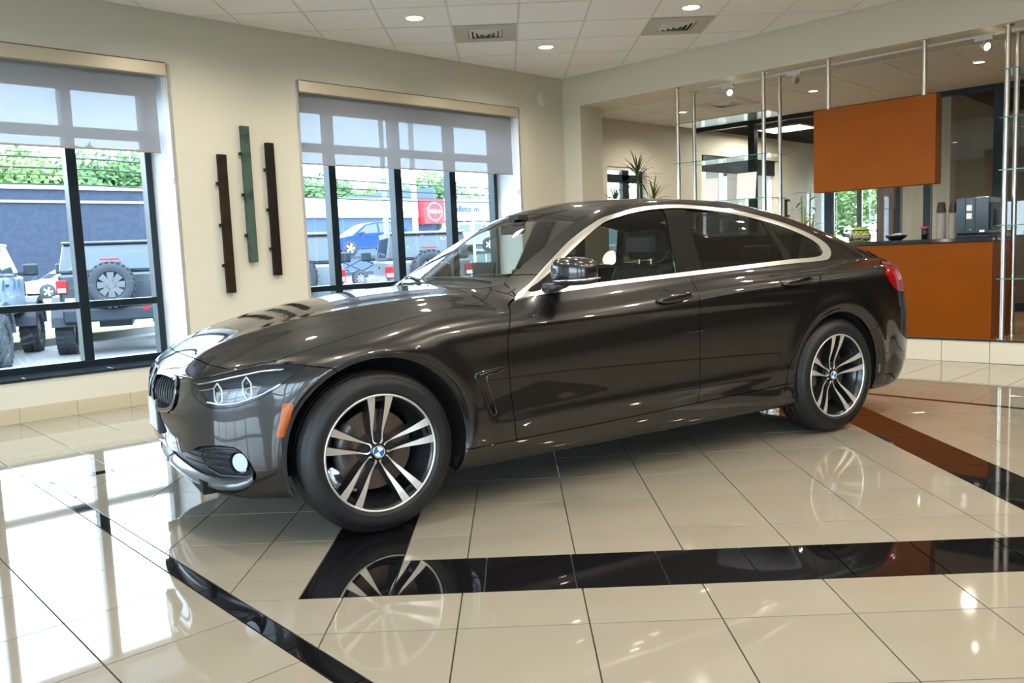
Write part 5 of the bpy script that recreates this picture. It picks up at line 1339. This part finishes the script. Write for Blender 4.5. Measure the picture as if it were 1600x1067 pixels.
# parked off-road vehicles
tireo = mat('offroad_tire', (.035, .042, .055), .75, bump=(30, .5)); rimo = mat('offroad_rim', (.16, .17, .19), .35, metal=.6); glo = mat('vehicle_glass', (.035, .055, .07), .08, coat=.5); plast = mat('vehicle_black', (.02, .03, .045), .5); redl = mat('lamp_red', (.45, .012, .02), .3); silver = mat('body_silver', (.20, .23, .27), .3, metal=.2, coat=.5); slate_ = mat('body_dark_slate', (.035, .05, .065), .3, coat=.5); camo = mat('body_pale_blue_decal', (.20, .28, .38), .4, coat=.4, var=(3.2, (.06, .10, .15), .5, .56)); lgrey = mat('hardtop_grey', (.055, .065, .085), .5)
def owheel(parent, x, y, z, ax, r=.41, w_=.28, name='wheel'):
    """ax: 'x' axle across, 'y' spare on the tailgate"""
    A = ax; h = w_ / 2; pr_ = [(r * .60, -h * .9), (r * .7, -h), (r * .9, -h), (r, -h * .75), (r, h * .75), (r * .9, h), (r * .7, h), (r * .60, h * .9)]
    t_ = MB().lathe(pr_, ax=A, n=32).build(name, tireo, parent, (x, y, z))
    blocks = MB()
    for k in range(26):
        a = 2 * PI * k / 26; 
        for hh in (-h * .55, h * .55):
            vs = []
            for da in (-.07, .07):
                for rr in (r * .985, r * 1.035):
                    for dh in (-h * .42, h * .42):
                        c_, s_ = rr * math.cos(a + da), rr * math.sin(a + da); vs.append((hh + dh, c_, s_) if A == 'x' else (c_, hh + dh, s_))
            blocks.add(vs, [(0, 1, 3, 2), (4, 6, 7, 5), (0, 4, 5, 1), (2, 3, 7, 6), (0, 2, 6, 4), (1, 5, 7, 3)])
    tag(blocks.build('tread', tireo, t_), kind='stuff')
    rim = MB(); rim.lathe([(r * .62, h * .92), (r * .60, h * .75), (r * .54, h * .55), (.001, h * .5)], ax=A, n=28); rim.lathe([(r * .62, -h * .92), (r * .60, -h * .75), (r * .54, -h * .55), (.001, -h * .5)], ax=A, n=28); rim.build('rim', plast, t_)
    for k in range(8):
        a = 2 * PI * k / 8
        for sg in (1, -1):
            vs = []
            for rr, ww in ((r * .14, .035), (r * .56, .055)):
                for q in (-1, 1):
                    for dh in (h * .55, h * .78):
                        u = rr * math.cos(a) - q * ww * math.sin(a); v = rr * math.sin(a) + q * ww * math.cos(a); vs.append((dh * sg, u, v) if A == 'x' else (u, dh * sg, v))
            MB().add(vs, [(0, 1, 3, 2), (4, 6, 7, 5), (0, 4, 5, 1), (2, 3, 7, 6), (0, 2, 6, 4), (1, 5, 7, 3)]).build('spoke', rimo, t_)
    MB().cyl((-h * .85, 0, 0) if A == 'x' else (0, -h * .85, 0), (h * .85, 0, 0) if A == 'x' else (0, h * .85, 0), r * .17, n=16).build('hub', rimo, t_)
    return t_
def offroader(name, label, x, y, rz, body, top, spare=True, decal=None, lift=.27):
    o = thing(name, label, 'car', (x, y, GZ), rz, 'parked off-road vehicles'); L = 4.0; wd = .80; b0 = .58 + lift
    # tub, hood, hardtop (rear at y=0, nose at +y)
    MB().box(-wd, wd, .0, 2.75, b0 - .12, b0 + .50).build('tub', body, o, bev=.05)
    MB().add([(-.62, 2.7, b0), (.62, 2.7, b0), (.52, 3.9, b0), (-.52, 3.9, b0), (-.66, 2.7, b0 + .50), (.66, 2.7, b0 + .50), (.52, 3.9, b0 + .40), (-.52, 3.9, b0 + .40)], [(0, 3, 2, 1), (4, 5, 6, 7), (0, 1, 5, 4), (1, 2, 6, 5), (2, 3, 7, 6), (3, 0, 4, 7)]).build('engine_hood', body, o, bev=.04)
    z1 = b0 + .50; z2 = z1 + .50
    MB().add([(-wd + .01, .02, z1), (wd - .01, .02, z1), (wd - .01, 2.55, z1), (-wd + .01, 2.55, z1), (-.70, .12, z2), (.70, .12, z2), (.70, 2.10, z2), (-.70, 2.10, z2)], [(0, 3, 2, 1), (4, 5, 6, 7), (0, 1, 5, 4), (1, 2, 6, 5), (2, 3, 7, 6), (3, 0, 4, 7)]).build('hardtop', top, o, bev=.05)
    MB().box(-.71, .71, .06, 2.15, z2 - .02, z2 + .025).build('roof', top if top is not lgrey else silver, o, bev=.02)
    def wquad(p, nm='window'):
        a, b_, c, d_ = [Vector(v) for v in p]; n = (b_ - a).cross(d_ - a).normalized() * .012
        MB().add([v + n for v in (a, b_, c, d_)] + [v - n for v in (a, b_, c, d_)], [(0, 1, 2, 3), (7, 6, 5, 4), (0, 4, 5, 1), (1, 5, 6, 2), (2, 6, 7, 3), (3, 7, 4, 0)]).build(nm, glo, o)
    f = lambda z: (z - z1) / (z2 - z1)
    wquad([(-.62, .02 + .10 * .08, z1 + .05), (.62, .028, z1 + .05), (.58, .11, z2 - .07), (-.58, .11, z2 - .07)], 'rear_window')
    for sg in (1, -1):
        X = lambda z: (wd - .004 - (wd - .71) * f(z)) * sg
        for y0, y1 in ((.25, 1.05), (1.15, 1.95)): wquad([(X(z1 + .06), y0, z1 + .06), (X(z1 + .06), y1, z1 + .06), (X(z2 - .08), y1 - (.0 if y1 < 1.5 else .05), z2 - .08), (X(z2 - .08), y0, z2 - .08)], 'side_window')
    wquad([(-.66, 2.50, z1 + .06), (.66, 2.50, z1 + .06), (.60, 2.17, z2 - .06), (-.60, 2.17, z2 - .06)], 'windscreen')
    # fenders, bumpers, lamps, mirrors
    for sg in (1, -1):
        for yc in (.45, 3.15):
            MB().prism([(yc + .56 * math.cos(a), b0 - .36 + .50 * math.sin(a)) for a in [PI * i / 10 for i in range(11)]] + [(yc + .47 * math.cos(a), b0 - .36 + .42 * math.sin(a)) for a in [PI * i / 10 for i in range(10, -1, -1)]], (wd - .22) * sg, (wd + .14) * sg, 'x').build('fender', plast if body is slate_ else lgrey, o)
            owheel(o, (wd - .02) * sg, yc, .41, 'x')
        MB().box(*sorted(((wd - .13) * sg, (wd + .03) * sg)), -.05, .05, b0 + .18, b0 + .40).build('tail_lamp', redl, o, bev=.015)
        MB().box(*sorted(((wd - .11) * sg, (wd + .01) * sg)), -.056, -.045, b0 + .20, b0 + .27).build('reverse_lamp', whs, o)
        m_ = MB().box(*sorted(((wd + .06) * sg, (wd + .28) * sg)), 2.38, 2.47, z1 + .0, z1 + .20).build('door_mirror', plast, o, bev=.03); MB().box(*sorted(((wd - .02) * sg, (wd + .08) * sg)), 2.40, 2.45, z1 + .0, z1 + .06).build('mirror_stalk', plast, m_)
        MB().box(*sorted((wd * sg, (wd + .02) * sg)), 1.3, 1.45, b0 + .34, b0 + .38).build('door_handle', plast, o)
    MB().box(-.75, .75, -.20, .0, b0 - .30, b0 - .08).build('rear_bumper', plast, o, bev=.03)
    for xx in (-.5, .5): MB().box(xx - .05, xx + .05, -.206, -.195, b0 - .14, b0 - .08).build('reflector', redl, o)
    MB().box(-.72, -.44, -.03, -.01, b0 - .02, b0 + .10).build('number_plate', whs, o)
    MB().box(-.6, .6, 3.88, 3.96, b0 - .08, b0 + .38).build('grille', plast, o, bev=.02); MB().box(-.72, .72, 3.98, 4.15, b0 - .24, b0 - .04).build('front_bumper', plast, o, bev=.03)
    MB().cyl((-.35, 3.15, .41), (.35, 3.15, .41), .05, n=10).box(-.25, .25, .1, 3.6, .44, .62).build('chassis', plast, o)
    if spare:
        owheel(o, .0, -.20, b0 + .30, 'y', .37, .26, 'spare_wheel'); MB().box(-.15, .15, -.12, -.08, b0 + .705, b0 + .728).build('brake_light', redl, o)
        MB().cyl((.06, -.1, b0 + .26), (.06, 0, b0 + .26), .1, n=12).build('spare_carrier', plast, o)
    if decal:
        for s_, xx, zz, sz in decal: text(s_, sz, mat_pink, o, (xx, .012 + .12 * f(zz + z1) * .9 - .004, z1 + zz), (PI / 2 - .13, 0, 0), .002)
    MB().box(-.03, .03, -.035, .02, z1 - .34, z1 - .30).build('tailgate_handle', plast, o)
    return o
mat_pink = mat('window_decal', (.35, .22, .25), .5)
offroader('offroad_vehicle', 'dark boxy off-roader with a big spare wheel behind the right pane of the left window', 3.98, 12.3, -.36, slate_, slate_)
offroader('offroad_vehicle', 'pale blue off-roader with dark camouflage decal at the left picture edge', 1.22, 11.6, -.40, camo, silver, False)
offroader('offroad_vehicle', 'silver off-roader at the left edge of the right window, right tail lamp showing', 6.10, 10.0, -.50, silver, lgrey, True)
offroader('offroad_vehicle', 'silver off-roader with spare wheel and lettered rear window, in the middle of the right window', 8.90, 10.0, -.50, silver, lgrey, True, [('FA', -.42, .2, .16), ('ME', .36, .34, .2), ('P', -.1, .42, .12)])

def suv(name, label, x, y, z, rz, body, group='crossovers parked beyond', sc=1.0):
    o = thing(name, label, 'car', (x, y, z), rz, group); o.scale = (sc, sc, sc)
    prof = [(0, .45), (.02, .72), (.25, .86), (1.05, .98), (1.75, 1.02), (3.6, 1.08), (4.45, 1.02), (4.60, .80), (4.62, .42), (4.3, .30), (.3, .28)]
    MB().prism(smoothpoly([(a, b_) for a, b_ in prof], 3), -.90, .90, 'y').build('body', body, o, bev=.09)
    cab = [(1.12, .98), (1.98, 1.52), (2.5, 1.62), (3.4, 1.63), (4.05, 1.52), (4.48, 1.04), (4.3, .95), (1.3, .95)]
    vs = []; n = len(cab)
    for sg in (-1, 1):
        for a, b_ in cab: vs.append((a, sg * (.84 - .30 * max(0, b_ - 1.0)), b_))
    MB().add(vs, [tuple(range(n))[::-1], tuple(range(n, 2 * n))] + [(i, (i + 1) % n, n + (i + 1) % n, n + i) for i in range(n)]).build('cabin', body, o, bev=.05)
    for sg in (1, -1):
        Y = lambda zz: sg * (.846 - .30 * max(0, zz - 1.0))
        for q in ([(1.42, 1.05), (2.02, 1.46), (2.62, 1.54), (2.60, 1.07)], [(2.70, 1.07), (2.72, 1.54), (3.45, 1.54), (3.52, 1.10)], [(3.60, 1.10), (3.56, 1.52), (3.95, 1.45), (4.15, 1.14)]):
            MB().add([(a, Y(b_), b_) for a, b_ in q] + [(a, Y(b_) * .99, b_) for a, b_ in q], [(0, 1, 2, 3), (7, 6, 5, 4), (0, 4, 5, 1), (1, 5, 6, 2), (2, 6, 7, 3), (3, 7, 4, 0)]).build('side_window', glo, o)
        for xx in (.92, 3.72):
            MB().prism([(xx + .42 * math.cos(a), .34 + .42 * math.sin(a)) for a in [2 * PI * i / 28 for i in range(28)]], sg * .86, sg * .905, 'y').build('arch_trim', plast, o)
            t_ = MB().lathe([(.22, -.10), (.34, -.1), (.36, -.06), (.36, .06), (.34, .10), (.22, .10)], ax='y', n=32).build('wheel', tireo, o, (xx, sg * .84, .36))
            for k in range(5):
                a = 2 * PI * k / 5; MB().add([(.04 * math.cos(a - 1.2), .1 * sg, .04 * math.sin(a - 1.2)), (.24 * math.cos(a - .22), .11 * sg, .24 * math.sin(a - .22)), (.24 * math.cos(a + .22), .11 * sg, .24 * math.sin(a + .22)), (.04 * math.cos(a + 1.2), .1 * sg, .04 * math.sin(a + 1.2))], [(0, 1, 2, 3)]).build('spoke', whs, t_, fixn=False)
            MB().lathe([(.25, .085 * sg), (.235, .10 * sg), (.22, .085 * sg)], ax='y', n=28).build('rim', whs, t_)
        MB().box(1.55, 1.72, *sorted((sg * .90, sg * 1.08)), 1.04, 1.17).build('door_mirror', plast, o, bev=.03)
        MB().box(.9, 3.9, *sorted((sg * .88, sg * .92)), .30, .38).build('side_skirt', plast, o)
        MB().box(-.0, .3, *sorted((sg * .55, sg * .86)), .72, .80).build('head_lamp', whs, o, bev=.02)
    MB().add([(1.20, -.70, 1.04), (1.20, .70, 1.04), (1.96, .62, 1.50), (1.96, -.62, 1.50), (1.22, -.70, 1.00), (1.22, .70, 1.00), (1.98, .62, 1.46), (1.98, -.62, 1.46)], [(0, 1, 2, 3), (7, 6, 5, 4), (0, 4, 5, 1), (1, 5, 6, 2), (2, 6, 7, 3), (3, 7, 4, 0)]).build('windscreen', glo, o)
    return o
bluec = mat('body_bright_blue', (.003, .035, .38), .45, coat=.1, spec=.2); whitec = mat('body_white', (.55, .57, .60), .3, coat=.5); redc = mat('body_red', (.45, .02, .03), .3, coat=.4)
s1 = suv('blue_crossover', 'bright blue crossover raised on a car hauler in the right window', 21.3, 34.6, 1.275, -.1, bluec); s1.rotation_euler = (0, -.03, -.1)
suv('white_crossover', 'white crossover parked beyond, below the red sign', 27.0, 34.0, 1.28, -.1, whitec, sc=1.0)
suv('white_crossover', 'white crossover with red car beside it, behind the left window', 10.4, 47, GZ, .1, whitec, sc=1.0)
suv('red_car', 'red car mostly hidden behind the white crossover in the left window', 13.2, 53, GZ, .1, redc, sc=.9)
# hauler deck with scissor struts, under the blue crossover
h = thing('car_hauler', 'black car hauler deck with crossed struts under the blue crossover', 'trailer', (21.0, 34.6, GZ), -.1)
MB().box(-.5, 10.5, -.9, -.5, 1.42, 1.56).box(-.5, 10.5, .5, .9, 1.42, 1.56).build('deck_rail', plast, h)
MB().box(-.4, 10.6, -.8, .8, .62, .78).build('lower_frame', plast, h)
for (a, c) in (((.4, .75), (2.0, 1.45)), ((2.0, .75), (.4, 1.45)), ((2.6, .75), (4.2, 1.45)), ((4.2, .75), (2.6, 1.45)), ((6.4, .75), (8.0, 1.45)), ((8.0, .75), (6.4, 1.45))):
    for yy in (-.8, .8): MB().cyl((a[0], yy, a[1]), (c[0], yy, c[1]), .03, n=8).build('strut', plast, h)
for xx in (1.7, 6.4, 7.5): owheel(h, xx, -.8, .42, 'y', .42, .24)
# white building beyond the lot seen through the windscreen

# lime chairs in the office
lime = mat('lime_fabric', (.30, .48, .02), .7)
def chair(t, o_, lab):
    r = thing('lime_chair', lab, 'chair', tuple(BK(t, o_, PLAT)), math.atan2(E2.y, E2.x) + .3, 'lime green chairs'); r.scale = (.68, .68, 1.05)
    MB().box(-.26, .26, -.25, .27, .40, .50).build('seat', lime, r, bev=.03)
    MB().prism([(-.26, .5), (.26, .5), (.25, .92), (.18, 1.02), (0, 1.06), (-.18, 1.02), (-.25, .92)], -.27, -.19, 'y').build('backrest', lime, r, bev=.02)
    for sx in (-1, 1):
        for sy_ in (-1, 1): MB().cyl((sx * .2, sy_ * .2, 0), (sx * .2, sy_ * .2, .4), .015, n=8).build('leg', chrom, r)
chair(.55, 6.4, 'lime green chair behind the wire basket, left'); chair(1.08, 6.5, 'lime green chair seen just above the wire basket')
